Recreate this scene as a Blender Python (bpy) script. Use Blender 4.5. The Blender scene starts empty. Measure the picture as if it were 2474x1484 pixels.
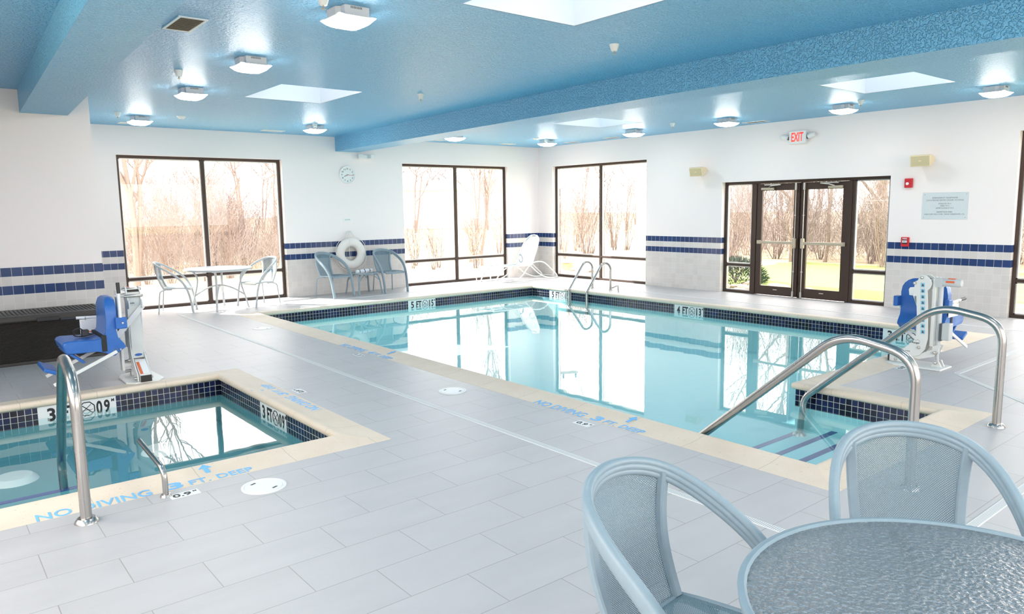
import bpy, bmesh, math, random
from mathutils import Vector, Matrix
R = math.radians
SC = bpy.context.scene
COL = SC.collection
H = 3.175          # ceiling height
WZ = -0.145        # water level
# ------------------------------------------------------------------ node helper
class NG:
    def __init__(s, name):
        s.m = bpy.data.materials.new(name); s.m.use_nodes = True
        s.t = s.m.node_tree; s.t.nodes.clear()
        s.out = s.t.nodes.new('ShaderNodeOutputMaterial')
    def n(s, typ, **kw):
        nd = s.t.nodes.new(typ)
        for k, v in kw.items(): setattr(nd, k, v)
        return nd
    def set(s, sock, v):
        if isinstance(v, bpy.types.NodeSocket): s.t.links.new(v, sock)
        elif isinstance(v, (tuple, list)):
            v = tuple(v)
            if sock.type == 'RGBA' and len(v) == 3: v = v + (1,)
            sock.default_value = v
        else:
            if sock.type == 'RGBA': v = (v, v, v, 1)
            sock.default_value = v
    def M(s, op, a, b=0.0, c=None):
        nd = s.n('ShaderNodeMath', operation=op); s.set(nd.inputs[0], a); s.set(nd.inputs[1], b)
        if c is not None: s.set(nd.inputs[2], c)
        return nd.outputs[0]
    def mix(s, f, a, b):
        nd = s.n('ShaderNodeMix', data_type='RGBA'); s.set(nd.inputs[0], f); s.set(nd.inputs[6], a); s.set(nd.inputs[7], b)
        return nd.outputs[2]
    def pos(s):
        g = s.n('ShaderNodeNewGeometry'); x = s.n('ShaderNodeSeparateXYZ'); s.t.links.new(g.outputs['Position'], x.inputs[0])
        return x.outputs[0], x.outputs[1], x.outputs[2]
    def objc(s):
        return s.n('ShaderNodeTexCoord').outputs['Object']
    def uv(s):
        return s.n('ShaderNodeTexCoord').outputs['UV']
    def sep(s, v):
        x = s.n('ShaderNodeSeparateXYZ'); s.set(x.inputs[0], v); return x.outputs
    def comb(s, x, y, z=0.0):
        c = s.n('ShaderNodeCombineXYZ'); s.set(c.inputs[0], x); s.set(c.inputs[1], y); s.set(c.inputs[2], z); return c.outputs[0]
    def noise(s, vec, scale, detail=2.0, rough=0.5, out=0):
        nd = s.n('ShaderNodeTexNoise'); s.set(nd.inputs['Vector'], vec); nd.inputs['Scale'].default_value = scale
        nd.inputs['Detail'].default_value = detail; nd.inputs['Roughness'].default_value = rough
        return nd.outputs[out]
    def ramp(s, f, stops):
        nd = s.n('ShaderNodeValToRGB'); s.set(nd.inputs[0], f); e = nd.color_ramp.elements
        e[0].position = stops[0][0]; e[0].color = tuple(stops[0][1]) + (1,)
        e[1].position = stops[-1][0]; e[1].color = tuple(stops[-1][1]) + (1,)
        for p, c in stops[1:-1]:
            q = e.new(p); q.color = tuple(c) + (1,)
        return nd.outputs[0]
    def bump(s, h, dist=0.01, strength=1.0):
        nd = s.n('ShaderNodeBump'); s.set(nd.inputs['Height'], h); nd.inputs['Distance'].default_value = dist
        s.set(nd.inputs['Strength'], strength); return nd.outputs[0]
    def bsdf(s, col, rough=0.5, metal=0.0, spec=0.5, normal=None, **kw):
        b = s.n('ShaderNodeBsdfPrincipled'); s.set(b.inputs['Base Color'], col); s.set(b.inputs['Roughness'], rough)
        s.set(b.inputs['Metallic'], metal); s.set(b.inputs['Specular IOR Level'], spec)
        if normal is not None: s.set(b.inputs['Normal'], normal)
        for k, v in kw.items(): s.set(b.inputs[k.replace('_', ' ')], v)
        return b.outputs[0]
    def done(s, sh):
        s.t.links.new(sh, s.out.inputs[0]); return s.m
def simple(name, col, rough=0.5, metal=0.0, spec=0.5, **kw):
    g = NG(name); return g.done(g.bsdf(col, rough, metal, spec, **kw))
def schlick(g, f0, nrm=None, k=1.0):
    lw = g.n('ShaderNodeLayerWeight'); lw.inputs['Blend'].default_value = .5
    if nrm is not None: g.set(lw.inputs['Normal'], nrm)
    return g.M('MULTIPLY', g.M('MULTIPLY_ADD', g.M('POWER', lw.outputs['Facing'], 5.0), 1 - f0, f0), k)
def noisy(name, c1, c2, scale=8, rough=0.5, metal=0, bumpd=0, bscale=None, spec=.5):
    g = NG(name); v = g.objc(); f = g.noise(v, scale, 3)
    nrm = g.bump(g.noise(v, bscale or scale, 2), bumpd) if bumpd else None
    return g.done(g.bsdf(g.mix(f, c1, c2), rough, metal, spec, nrm))
# ------------------------------------------------------------------ materials
MT = {}
def wall_mat(name, phase):
    g = NG(name); x, y, z = g.pos(); p = 0.11
    u = g.M('DIVIDE', g.M('SUBTRACT', g.M('ADD', x, y), phase - 100 * p), p)
    v = g.M('DIVIDE', g.M('SUBTRACT', 1.07, z), p)
    fu = g.M('FRACT', u); fv = g.M('FRACT', v); gw = .028
    gr = g.M('MAXIMUM', g.M('LESS_THAN', fu, gw), g.M('LESS_THAN', fv, gw))
    row = g.M('FLOOR', v)
    blue = g.M('MAXIMUM', g.M('COMPARE', row, 0.0, .1), g.M('COMPARE', row, 2.0, .1))
    wn = g.n('ShaderNodeTexWhiteNoise', noise_dimensions='2D'); g.set(wn.inputs['Vector'], g.comb(g.M('FLOOR', u), row))
    var = g.M('MULTIPLY_ADD', wn.outputs[0], .16, .92)
    white = g.mix(wn.outputs[0], (.67, .62, .585), (.73, .68, .645)); bl = g.mix(wn.outputs[0], (.018, .042, .135), (.026, .058, .17))
    tile = g.mix(blue, white, bl); tile = g.mix(gr, tile, (.80, .78, .74))
    istile = g.M('GREATER_THAN', v, 0.0)
    col = g.mix(istile, (.92, .845, .82), tile)
    rough = g.M('MULTIPLY_ADD', istile, g.M('MULTIPLY_ADD', gr, .4, -.55), .7)
    geo = g.n('ShaderNodeNewGeometry')
    hgt = g.M('MULTIPLY', istile, g.M('SUBTRACT', 1.0, gr))
    nb = g.noise(geo.outputs['Position'], 90, 2)
    hh = g.M('ADD', g.M('MULTIPLY', hgt, .8), g.M('MULTIPLY', g.M('SUBTRACT', 1.0, istile), g.M('MULTIPLY', nb, .35)))
    return g.done(g.bsdf(col, rough, 0, .5, g.bump(hh, .002, .6)))
MT['wallA'] = wall_mat('back wall paint and tile', -6.092)
MT['wallB'] = wall_mat('right wall paint and tile', -8.729)
MT['wallC'] = wall_mat('pier paint and tile', -11.434 - 3.394)
def ceil_mat():
    g = NG('blue stipple ceiling'); geo = g.n('ShaderNodeNewGeometry'); P = geo.outputs['Position']
    n1 = g.M('SMOOTHSTEP' if False else 'ADD', g.noise(P, 42, 2, .5), 0.0); n2 = g.noise(P, 120, 2, .5)
    mr = g.n('ShaderNodeMapRange', interpolation_type='SMOOTHSTEP'); g.set(mr.inputs[0], n1); mr.inputs[1].default_value = .42; mr.inputs[2].default_value = .58
    hh = g.M('ADD', mr.outputs[0], g.M('MULTIPLY', n2, .5))
    col = g.mix(g.noise(P, .8, 2), (.155, .50, .80), (.18, .53, .82))
    return g.done(g.bsdf(col, .34, 0, .9, g.bump(hh, .011, 1.0)))
MT['ceil'] = ceil_mat()
MT['skywell'] = simple('skylight well white', (.66, .72, .78), .7)
def floor_mat():
    g = NG('deck porcelain tile'); x, y, z = g.pos(); L, W = .61, .315
    v = g.M('DIVIDE', g.M('ADD', y, 10.48 + 200 * W), W); row = g.M('FLOOR', v)
    off = g.M('MULTIPLY', g.M('MODULO', row, 2.0), .5)
    u = g.M('SUBTRACT', g.M('DIVIDE', g.M('ADD', x, 11.092 + 100 * L), L), off)
    fu = g.M('FRACT', u); fv = g.M('FRACT', v)
    gr = g.M('MAXIMUM', g.M('LESS_THAN', fu, .0075), g.M('LESS_THAN', fv, .014))
    wn = g.n('ShaderNodeTexWhiteNoise', noise_dimensions='2D'); g.set(wn.inputs['Vector'], g.comb(g.M('FLOOR', u), row))
    P = g.comb(g.M('ADD', g.M('MULTIPLY', x, 1.0), g.M('MULTIPLY', wn.outputs[0], 30)), g.M('MULTIPLY', y, 3.0), 0.0)
    nz = g.noise(P, 1.8, 4, .55); fine = g.noise(P, 40, 2, .6)
    c = g.mix(nz, (.44, .42, .42), (.58, .555, .555)); c = g.mix(g.M('MULTIPLY', wn.outputs[0], .35), c, (.54, .52, .52))
    c = g.mix(g.M('MULTIPLY', fine, .12), c, (.33, .32, .32))
    c = g.mix(gr, c, (.33, .31, .29))
    return g.done(g.bsdf(c, g.M('MULTIPLY_ADD', nz, .12, .34), 0, .5, g.bump(g.M('SUBTRACT', 1.0, gr), .0015, .6)))
MT['floor'] = floor_mat()
def coping_mat():
    g = NG('cast stone coping'); geo = g.n('ShaderNodeNewGeometry'); P = geo.outputs['Position']
    uv = g.sep(g.uv()); f = g.M('FRACT', g.M('DIVIDE', uv[0], .61)); j = g.M('LESS_THAN', f, .008)
    n = g.noise(P, 3.0, 4, .6); pits = g.noise(P, 60, 2, .6); pm = g.M('GREATER_THAN', pits, .69)
    c = g.mix(n, (.72, .57, .43), (.86, .73, .60)); c = g.mix(g.M('MULTIPLY', pm, .45), c, (.38, .29, .19)); c = g.mix(g.M('MULTIPLY', j, .6), c, (.42, .36, .28))
    return g.done(g.bsdf(c, .55, 0, .4, g.bump(g.M('SUBTRACT', g.M('MULTIPLY', g.noise(P, 120, 2), .3), j), .002, .5)))
MT['coping'] = coping_mat()
def mosaic_mat():
    g = NG('navy waterline mosaic'); x, y, z = g.pos(); p = .0556
    u = g.M('DIVIDE', g.M('ADD', g.M('ADD', x, y), 60 * p * 10), p); v = g.M('DIVIDE', g.M('SUBTRACT', -.035, z), p)
    gr = g.M('MAXIMUM', g.M('LESS_THAN', g.M('FRACT', u), .075), g.M('LESS_THAN', g.M('FRACT', v), .075))
    wn = g.n('ShaderNodeTexWhiteNoise', noise_dimensions='2D'); g.set(wn.inputs['Vector'], g.comb(g.M('FLOOR', u), g.M('FLOOR', v)))
    c = g.ramp(wn.outputs[0], [(0, (.004, .005, .012)), (.5, (.006, .008, .04)), (1, (.012, .02, .085))])
    c = g.mix(gr, c, (.62, .62, .55))
    return g.done(g.bsdf(c, g.M('MULTIPLY_ADD', gr, .5, .15), 0, .3, g.bump(g.M('SUBTRACT', 1.0, gr), .001, .5)))
MT['mosaic'] = mosaic_mat()
def plaster_mat():
    g = NG('pool plaster'); geo = g.n('ShaderNodeNewGeometry'); n = g.noise(geo.outputs['Position'], 6, 4, .6)
    return g.done(g.bsdf(g.mix(n, (.50, .86, .88), (.60, .92, .94)), .8))
MT['plaster'] = plaster_mat()
def spa_plaster():
    g = NG('spa plaster'); geo = g.n('ShaderNodeNewGeometry'); n = g.noise(geo.outputs['Position'], 60, 3, .6)
    return g.done(g.bsdf(g.mix(n, (.10, .30, .34), (.15, .38, .42)), .8))
MT['spaplaster'] = spa_plaster()
def water_mat():
    g = NG('pool water'); geo = g.n('ShaderNodeNewGeometry'); P = geo.outputs['Position']
    nrm = g.bump(g.noise(P, 2.2, 2, .5), .0022, .35)
    fr = schlick(g, .02, nrm)
    gl = g.n('ShaderNodeBsdfGlossy'); gl.inputs['Roughness'].default_value = 0.0; g.set(gl.inputs['Normal'], nrm); gl.inputs['Color'].default_value = (1, 1, 1, 1)
    tr = g.n('ShaderNodeBsdfTransparent'); tr.inputs['Color'].default_value = (.86, .985, .99, 1)
    mx = g.n('ShaderNodeMixShader'); g.set(mx.inputs[0], fr); g.t.links.new(tr.outputs[0], mx.inputs[1]); g.t.links.new(gl.outputs[0], mx.inputs[2])
    return g.done(mx.outputs[0])
MT['water'] = water_mat()
def glass_mat(name='window glass', tint=(.97, .98, .98, 1), ior=1.3):
    g = NG(name)
    fr = schlick(g, .03, None, .8)
    gl = g.n('ShaderNodeBsdfGlossy'); gl.inputs['Roughness'].default_value = 0.0
    tr = g.n('ShaderNodeBsdfTransparent'); tr.inputs['Color'].default_value = tint
    mx = g.n('ShaderNodeMixShader'); g.set(mx.inputs[0], fr); g.t.links.new(tr.outputs[0], mx.inputs[1]); g.t.links.new(gl.outputs[0], mx.inputs[2])
    return g.done(mx.outputs[0])
MT['glass'] = glass_mat()
MT['dome'] = glass_mat('daylight dimming skylight pane', (.66, .69, .72, 1))  # unseen top pane, its tint added to hold back daylight in the shafts
MT['bronze'] = simple('dark bronze aluminium', (.055, .032, .024), .38, .3)
MT['alum'] = simple('satin aluminium', (.55, .53, .50), .35, .9)
MT['closer'] = simple('tan painted closer', (.50, .42, .32), .4, .3)
def steel_mat():
    g = NG('polished stainless tube'); geo = g.n('ShaderNodeNewGeometry')
    n = g.noise(geo.outputs['Position'], 3, 3)
    return g.done(g.bsdf((.46, .44, .42), g.M('MULTIPLY_ADD', n, .16, .18), 1.0))
MT['steel'] = steel_mat()
MT['chair'] = noisy('powder coated blue grey frame', (.235, .315, .365), (.285, .365, .415), 30, .38)
def sling_mat():
    g = NG('perforated vinyl sling'); uv = g.uv()
    mp = g.n('ShaderNodeMapping'); g.set(mp.inputs[0], uv); mp.inputs['Rotation'].default_value = (0, 0, R(45)); mp.inputs['Scale'].default_value = (172, 172, 172)
    vo = g.n('ShaderNodeTexVoronoi', voronoi_dimensions='2D'); g.set(vo.inputs['Vector'], mp.outputs[0]); vo.inputs['Scale'].default_value = 1; vo.inputs['Randomness'].default_value = 0
    hole = g.M('LESS_THAN', vo.outputs['Distance'], .25)
    b = g.bsdf((.18, .265, .31), .5, 0, .4, g.bump(vo.outputs['Distance'], .001, .5))
    tr = g.n('ShaderNodeBsdfTransparent'); mx = g.n('ShaderNodeMixShader'); g.set(mx.inputs[0], hole)
    g.t.links.new(b, mx.inputs[1]); g.t.links.new(tr.outputs[0], mx.inputs[2]); return g.done(mx.outputs[0])
MT['sling'] = sling_mat()
def tableglass_mat():
    g = NG('hammered glass'); geo = g.n('ShaderNodeNewGeometry'); P = geo.outputs['Position']
    vo = g.n('ShaderNodeTexVoronoi', feature='SMOOTH_F1'); g.set(vo.inputs['Vector'], P); vo.inputs['Scale'].default_value = 75
    hh = g.M('ADD', vo.outputs['Distance'], g.M('MULTIPLY', g.noise(P, 60, 2), 1.2)); nrm = g.bump(hh, .008, .9)
    rf = g.n('ShaderNodeBsdfRefraction'); rf.inputs['Roughness'].default_value = .05; rf.inputs['IOR'].default_value = 1.25; rf.inputs['Color'].default_value = (.92, .95, .98, 1); g.set(rf.inputs['Normal'], nrm)
    gl = g.n('ShaderNodeBsdfGlossy'); gl.inputs['Roughness'].default_value = .22; g.set(gl.inputs['Normal'], nrm)
    tr = g.n('ShaderNodeBsdfTransparent'); tr.inputs['Color'].default_value = (.9, .94, .97, 1)
    df = g.n('ShaderNodeBsdfDiffuse'); df.inputs['Color'].default_value = (.50, .58, .64, 1); g.set(df.inputs['Normal'], nrm)
    m1 = g.n('ShaderNodeMixShader'); m1.inputs[0].default_value = .35; g.t.links.new(rf.outputs[0], m1.inputs[1]); g.t.links.new(tr.outputs[0], m1.inputs[2])
    m2 = g.n('ShaderNodeMixShader'); m2.inputs[0].default_value = .30; g.t.links.new(m1.outputs[0], m2.inputs[1]); g.t.links.new(df.outputs[0], m2.inputs[2])
    fr = schlick(g, .04, nrm)
    m3 = g.n('ShaderNodeMixShader'); g.set(m3.inputs[0], fr); g.t.links.new(m2.outputs[0], m3.inputs[1]); g.t.links.new(gl.outputs[0], m3.inputs[2])
    return g.done(m3.outputs[0])
MT['tableglass'] = tableglass_mat()
MT['white'] = simple('white plastic', (.80, .80, .79), .4)
MT['powder'] = noisy('white powder coat', (.72, .73, .70), (.80, .80, .78), 6, .38)
MT['blue'] = noisy('blue moulded plastic', (.015, .11, .42), (.04, .17, .52), 9, .36, bumpd=.001, bscale=60)
MT['black'] = simple('black plastic', (.02, .02, .022), .45)
MT['webbing'] = noisy('black webbing', (.012, .012, .014), (.03, .03, .032), 60, .7)
MT['darkgrey'] = simple('dark grey plastic', (.08, .09, .10), .5)
MT['lgrey'] = simple('light grey plastic', (.55, .57, .57), .5)
MT['orange'] = simple('orange red label', (.75, .13, .03), .5)
MT['red'] = simple('fire red plastic', (.62, .02, .03), .3)
MT['exitred'] = simple('red exit letters', (.85, .03, .02), .5, Emission_Color=(.9, .05, .03, 1), Emission_Strength=.5)
MT['cream'] = simple('cream speaker shell', (.86, .70, .46), .45)
MT['creamgrille'] = noisy('tan speaker grille', (.56, .47, .27), (.64, .55, .34), 400, .6)
MT['ink'] = simple('black lettering', (.015, .015, .017), .5)
MT['signink'] = simple('grey lettering', (.30, .30, .30), .6)
MT['signplate'] = simple('pale blue grey plate', (.66, .71, .72), .35)
MT['bluepaint'] = noisy('light blue painted stencil', (.16, .45, .80), (.26, .56, .88), 60, .6)
MT['brownbox'] = None
def wicker():
    g = NG('dark resin wicker'); o = g.objc(); s = g.sep(o)
    w = g.n('ShaderNodeTexWave', bands_direction='X'); g.set(w.inputs['Vector'], g.comb(s[0], 0.0, 0.0)); w.inputs['Scale'].default_value = 14
    a = g.M('SINE', g.M('MULTIPLY', s[2], 420)); b = g.M('SINE', g.M('MULTIPLY', s[0], 160))
    h = g.M('MULTIPLY', a, b)
    return g.done(g.bsdf(g.mix(g.M('MULTIPLY_ADD', h, .5, .5), (.018, .014, .012), (.05, .042, .038)), .45, 0, .5, g.bump(h, .006, 1)))
MT['wicker'] = wicker()
MT['boxlid'] = simple('dark brown resin', (.045, .038, .034), .42)
MT['foam'] = noisy('white vinyl ring', (.83, .77, .72), (.87, .82, .77), 5, .5)
MT['rope'] = simple('white rope', (.78, .76, .72), .8)
MT['towel'] = noisy('white terry towel', (.80, .80, .80), (.86, .86, .86), 200, .95, bumpd=.002)
MT['navy'] = simple('navy towel stripe', (.02, .06, .16), .9)
def lamp_mat():
    g = NG('lit diffuser'); e = g.n('ShaderNodeEmission'); e.inputs[0].default_value = (1, .965, .93, 1); e.inputs[1].default_value = LAMP
    return g.done(e.outputs[0])
LAMP = 28.0
MT['lamp'] = lamp_mat()
MT['drain'] = None
def drain_mat():
    g = NG('slotted drain grating'); uv = g.sep(g.uv())
    f = g.M('FRACT', g.M('DIVIDE', uv[0], .012)); inb = g.M('LESS_THAN', g.M('ABSOLUTE', uv[1]), .42)
    slot = g.M('MULTIPLY', g.M('GREATER_THAN', f, .55), inb)
    return g.done(g.bsdf(g.mix(g.M('MULTIPLY', slot, .75), (.80, .80, .79), (.2, .2, .2)), .5))
MT['drain'] = drain_mat()
MT['clockface'] = simple('white clock face', (.86, .86, .84), .5)
MT['bark'] = noisy('pale tree bark', (.22, .165, .14), (.33, .26, .225), 20, .9)  # pale grey-brown bark colour
MT['twig'] = noisy('reddish brown twigs', (.15, .115, .105), (.23, .18, .165), 6, .9)
MT['drystem'] = noisy('dry straw and brown stems', (.26, .21, .19), (.39, .33, .30), 3, .9)
MT['leaf'] = noisy('dull green needles', (.04, .065, .045), (.09, .13, .10), 8, .8)
MT['rockm'] = noisy('tan river rock', (.34, .25, .20), (.52, .42, .36), 9, .8, bumpd=.02, bscale=7)
def ground_mat():
    g = NG('winter grass'); x, y, z = g.pos(); geo = g.n('ShaderNodeNewGeometry'); P = geo.outputs['Position']
    n = g.noise(P, .35, 4, .6); n2 = g.noise(P, 9, 3, .7)
    tan = g.mix(n2, (.34, .27, .17), (.50, .42, .30)); green = g.mix(n2, (.16, .22, .06), (.30, .34, .12))
    m = g.M('MULTIPLY', g.M('GREATER_THAN', x, .2), g.M('LESS_THAN', y, g.M('MULTIPLY_ADD', n, 2.0, -3.2)))
    m2 = g.M('LESS_THAN', x, g.M('MULTIPLY_ADD', n, 1.5, 8.0))
    return g.done(g.bsdf(g.mix(g.M('MULTIPLY', m, m2), tan, green), .95, 0, .2, g.bump(n2, .05, .6)))
MT['ground'] = ground_mat()
MT['concrete'] = noisy('pale concrete', (.52, .48, .44), (.60, .56, .52), 4, .85)
MT['woodpole'] = noisy('weathered wood', (.22, .17, .14), (.32, .26, .22), 12, .9)
MT['sand'] = simple('yellow ochre stone', (.50, .36, .17), .8)
MT['farwall'] = simple('pale far wall', (.62, .62, .64), .8)
MT['farroof'] = simple('grey far roof', (.40, .41, .45), .7)
# ------------------------------------------------------------------ mesh builder
class MB:
    def __init__(s): s.v = []; s.f = []; s.mi = []; s.uv = None; s.cur = 0
    def add(s, vs, fs):
        b = len(s.v); s.v += [tuple(q) for q in vs]; s.f += [tuple(i + b for i in f) for f in fs]; s.mi += [s.cur] * len(fs); return s
    def box(s, x0, x1, y0, y1, z0, z1, mat=None):
        vs = [(x, y, z) for z in (z0, z1) for y in (y0, y1) for x in (x0, x1)]
        if mat is not None: vs = [mat @ Vector(q) for q in vs]
        return s.add(vs, [(0, 2, 3, 1), (4, 5, 7, 6), (0, 1, 5, 4), (2, 6, 7, 3), (0, 4, 6, 2), (1, 3, 7, 5)])
    def prism(s, poly, axis, a, b):
        # poly: list of (p,q); axis 'x': (y,z); 'y': (x,z); 'z': (x,y)
        def mk(p, q, t): return {'x': (t, p, q), 'y': (p, t, q), 'z': (p, q, t)}[axis]
        n = len(poly); vs = [mk(p, q, a) for p, q in poly] + [mk(p, q, b) for p, q in poly]
        fs = [tuple(range(n))[::-1], tuple(range(n, 2 * n))] + [(i, (i + 1) % n, n + (i + 1) % n, n + i) for i in range(n)]
        return s.add(vs, fs)
    def sweep(s, path, prof, closed=False, up=None, cap=True, taper=None):
        path = [Vector(p) for p in path]; n = len(path); k = len(prof); vs = []
        T = []
        for i in range(n):
            if closed: t = path[(i + 1) % n] - path[i - 1]
            else: t = path[min(i + 1, n - 1)] - path[max(i - 1, 0)]
            T.append(t.normalized())
        if up is None:
            r = Vector((0, 0, 1)) if abs(T[0].z) < .9 else Vector((1, 0, 0))
            nrm = (r - T[0] * r.dot(T[0])).normalized()
        for i in range(n):
            if up is not None:
                uu = Vector(up[i]) if isinstance(up, list) else Vector(up)
                nrm = (uu - T[i] * uu.dot(T[i])).normalized()
            elif i > 0:
                nrm = (nrm - T[i] * nrm.dot(T[i]))
                nrm = nrm.normalized() if nrm.length > 1e-6 else T[i].orthogonal().normalized()
            bn = T[i].cross(nrm); sc = taper[i] if taper else 1
            for a, b in prof: vs.append(path[i] + nrm * (a * sc) + bn * (b * sc))
        fs = []
        for i in range(n if closed else n - 1):
            j = (i + 1) % n
            for q in range(k): fs.append((i * k + q, i * k + (q + 1) % k, j * k + (q + 1) % k, j * k + q))
        if cap and not closed: fs.append(tuple(range(k))[::-1]); fs.append(tuple((n - 1) * k + q for q in range(k)))
        return s.add(vs, fs)
    def tube(s, path, r, n=12, closed=False, taper=None, cap=True):
        return s.sweep(path, [(r * math.cos(2 * math.pi * i / n), r * math.sin(2 * math.pi * i / n)) for i in range(n)], closed, None, cap, taper)
    def lathe(s, prof, c=(0, 0, 0), n=24, axis='z'):
        vs = []; fs = []; c = Vector(c); k = len(prof)
        for i in range(n):
            a = 2 * math.pi * i / n
            for r, h in prof:
                q = {'z': (r * math.cos(a), r * math.sin(a), h), 'x': (h, r * math.cos(a), r * math.sin(a)), 'y': (r * math.sin(a), h, r * math.cos(a))}[axis]
                vs.append(c + Vector(q))
        for i in range(n):
            j = (i + 1) % n
            for q in range(k - 1): fs.append((i * k + q, j * k + q, j * k + q + 1, i * k + q + 1))
        if prof[0][0] > 1e-6: fs.append(tuple(i * k for i in range(n))[::-1])
        if prof[-1][0] > 1e-6: fs.append(tuple(i * k + k - 1 for i in range(n)))
        return s.add(vs, fs)
    def grid(s, fn, nu, nv):
        vs = [fn(i / nu, j / nv) for j in range(nv + 1) for i in range(nu + 1)]
        w = nu + 1; return s.add(vs, [(j * w + i, j * w + i + 1, (j + 1) * w + i + 1, (j + 1) * w + i) for j in range(nv) for i in range(nu)])
    def mesh(s, name):
        me = bpy.data.meshes.new(name); me.from_pydata(s.v, [], s.f); me.update()
        if len(set(s.mi)) > 1: me.polygons.foreach_set('material_index', s.mi)
        return me
def circ(c, r, n=24, axis='z', a0=0, a1=2 * math.pi):
    out = []
    full = abs(a1 - a0 - 2 * math.pi) < 1e-6
    for i in range(n if full else n + 1):
        a = a0 + (a1 - a0) * i / n; u, v = r * math.cos(a), r * math.sin(a)
        out.append({'z': (c[0] + u, c[1] + v, c[2]), 'x': (c[0], c[1] + u, c[2] + v), 'y': (c[0] + u, c[1], c[2] + v)}[axis])
    return out
def crom(pts, sub=6):
    P = [Vector(p) for p in pts]; out = []
    for i in range(len(P) - 1):
        p0 = P[max(i - 1, 0)]; p1 = P[i]; p2 = P[i + 1]; p3 = P[min(i + 2, len(P) - 1)]
        for k in range(sub):
            t = k / sub
            out.append(.5 * ((2 * p1) + (p2 - p0) * t + (2 * p0 - 5 * p1 + 4 * p2 - p3) * t * t + (3 * p1 - p0 - 3 * p2 + p3) * t ** 3))
    out.append(P[-1]); return out
def fillet(pts, r, n=6):
    P = [Vector(p) for p in pts]; out = [P[0]]
    for i in range(1, len(P) - 1):
        a = (P[i - 1] - P[i]); b = (P[i + 1] - P[i]); rr = min(r, a.length * .45, b.length * .45)
        A = P[i] + a.normalized() * rr; B = P[i] + b.normalized() * rr
        for k in range(n + 1):
            t = k / n; out.append(A * (1 - t) ** 2 + P[i] * 2 * t * (1 - t) + B * t * t)
    out.append(P[-1]); return out
def obj(name, mb, mat, parent=None, smooth=False, bevel=0, loc=None, angle=35):
    me = mb.mesh(name) if isinstance(mb, MB) else mb
    o = bpy.data.objects.new(name, me); COL.objects.link(o)
    for m in (mat if isinstance(mat, list) else [mat]):
        me.materials.append(MT[m] if isinstance(m, str) else m)
    if smooth:
        me.polygons.foreach_set('use_smooth', [True] * len(me.polygons))
        if angle: me.set_sharp_from_angle(angle=R(angle))
    if bevel:
        md = o.modifiers.new('bevel', 'BEVEL'); md.width = bevel; md.segments = 2; md.limit_method = 'ANGLE'; md.angle_limit = R(40)
    if loc is not None: o.location = loc
    if parent is not None: o.parent = parent
    return o
def thing(name, label, cat, loc=(0, 0, 0), rotz=0, group=None):
    o = bpy.data.objects.new(name, None); COL.objects.link(o); o.location = loc; o.rotation_euler = (0, 0, rotz); o.empty_display_size = .1
    o['label'] = label; o['category'] = cat
    if group: o['group'] = group
    return o
def tag(o, label, cat, group=None, kind=None):
    o['label'] = label; o['category'] = cat
    if group: o['group'] = group
    if kind: o['kind'] = kind
    return o
def struct(name, mb, mat, **kw):
    o = obj(name, mb, mat, **kw); o['kind'] = 'structure'; return o
def sempty(name, loc=(0, 0, 0)):
    o = bpy.data.objects.new(name, None); COL.objects.link(o); o.location = loc; o['kind'] = 'structure'; return o
def dup(root, loc, rotz, label=None, group=None):
    def rec(o, par):
        c = o.copy(); COL.objects.link(c); c.parent = par
        for ch in list(o.children): rec(ch, c)
        return c
    r = rec(root, None); r.location = loc; r.rotation_euler = (0, 0, rotz)
    if label: r['label'] = label
    if group: r['group'] = group
    return r
_fc = {}
def text_mb(txt, w, h, depth=.002, bold=0.0):
    """text outline as mesh data, centred, spanning w x h in local x,y, extruded along z"""
    cu = bpy.data.curves.new('txt', 'FONT'); cu.body = txt; cu.size = 1; cu.extrude = .02; cu.offset = bold; cu.align_x = 'CENTER'; cu.space_line = 1.15; cu.resolution_u = 3
    o = bpy.data.objects.new('txt', cu); COL.objects.link(o)
    bpy.context.view_layer.update(); dg = bpy.context.evaluated_depsgraph_get(); me = bpy.data.meshes.new_from_object(o.evaluated_get(dg))
    vs = [v.co.copy() for v in me.vertices]; fs = [tuple(p.vertices) for p in me.polygons]
    bpy.data.objects.remove(o); bpy.data.curves.remove(cu); bpy.data.meshes.remove(me)
    x0 = min(v.x for v in vs); x1 = max(v.x for v in vs); y0 = min(v.y for v in vs); y1 = max(v.y for v in vs)
    sx = w / (x1 - x0); sy = (h / (y1 - y0)) if h else sx
    m = MB(); m.add([((v.x - (x0 + x1) / 2) * sx, (v.y - (y0 + y1) / 2) * sy, v.z / .02 * depth) for v in vs], fs); return m
def xf(mb, M):
    mb.v = [tuple(M @ Vector(q)) for q in mb.v]; return mb
def basis(o, ex, ey, ez):
    m = Matrix.Identity(4)
    for i, e in enumerate((ex, ey, ez)):
        for j in range(3): m[j][i] = e[j]
    for j in range(3): m[j][3] = o[j]
    return m
# facing frames: text on wall A (faces -y), wall B (faces -x)
def onA(x, y, z): return basis((x, y, z), (1, 0, 0), (0, 0, 1), (0, -1, 0))
def onB(x, y, z): return basis((x, y, z), (0, -1, 0), (0, 0, 1), (-1, 0, 0))
def merge(a, b):
    k = len(a.v); a.v += b.v; a.f += [tuple(i + k for i in f) for f in b.f]; a.mi += b.mi; return a
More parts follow.
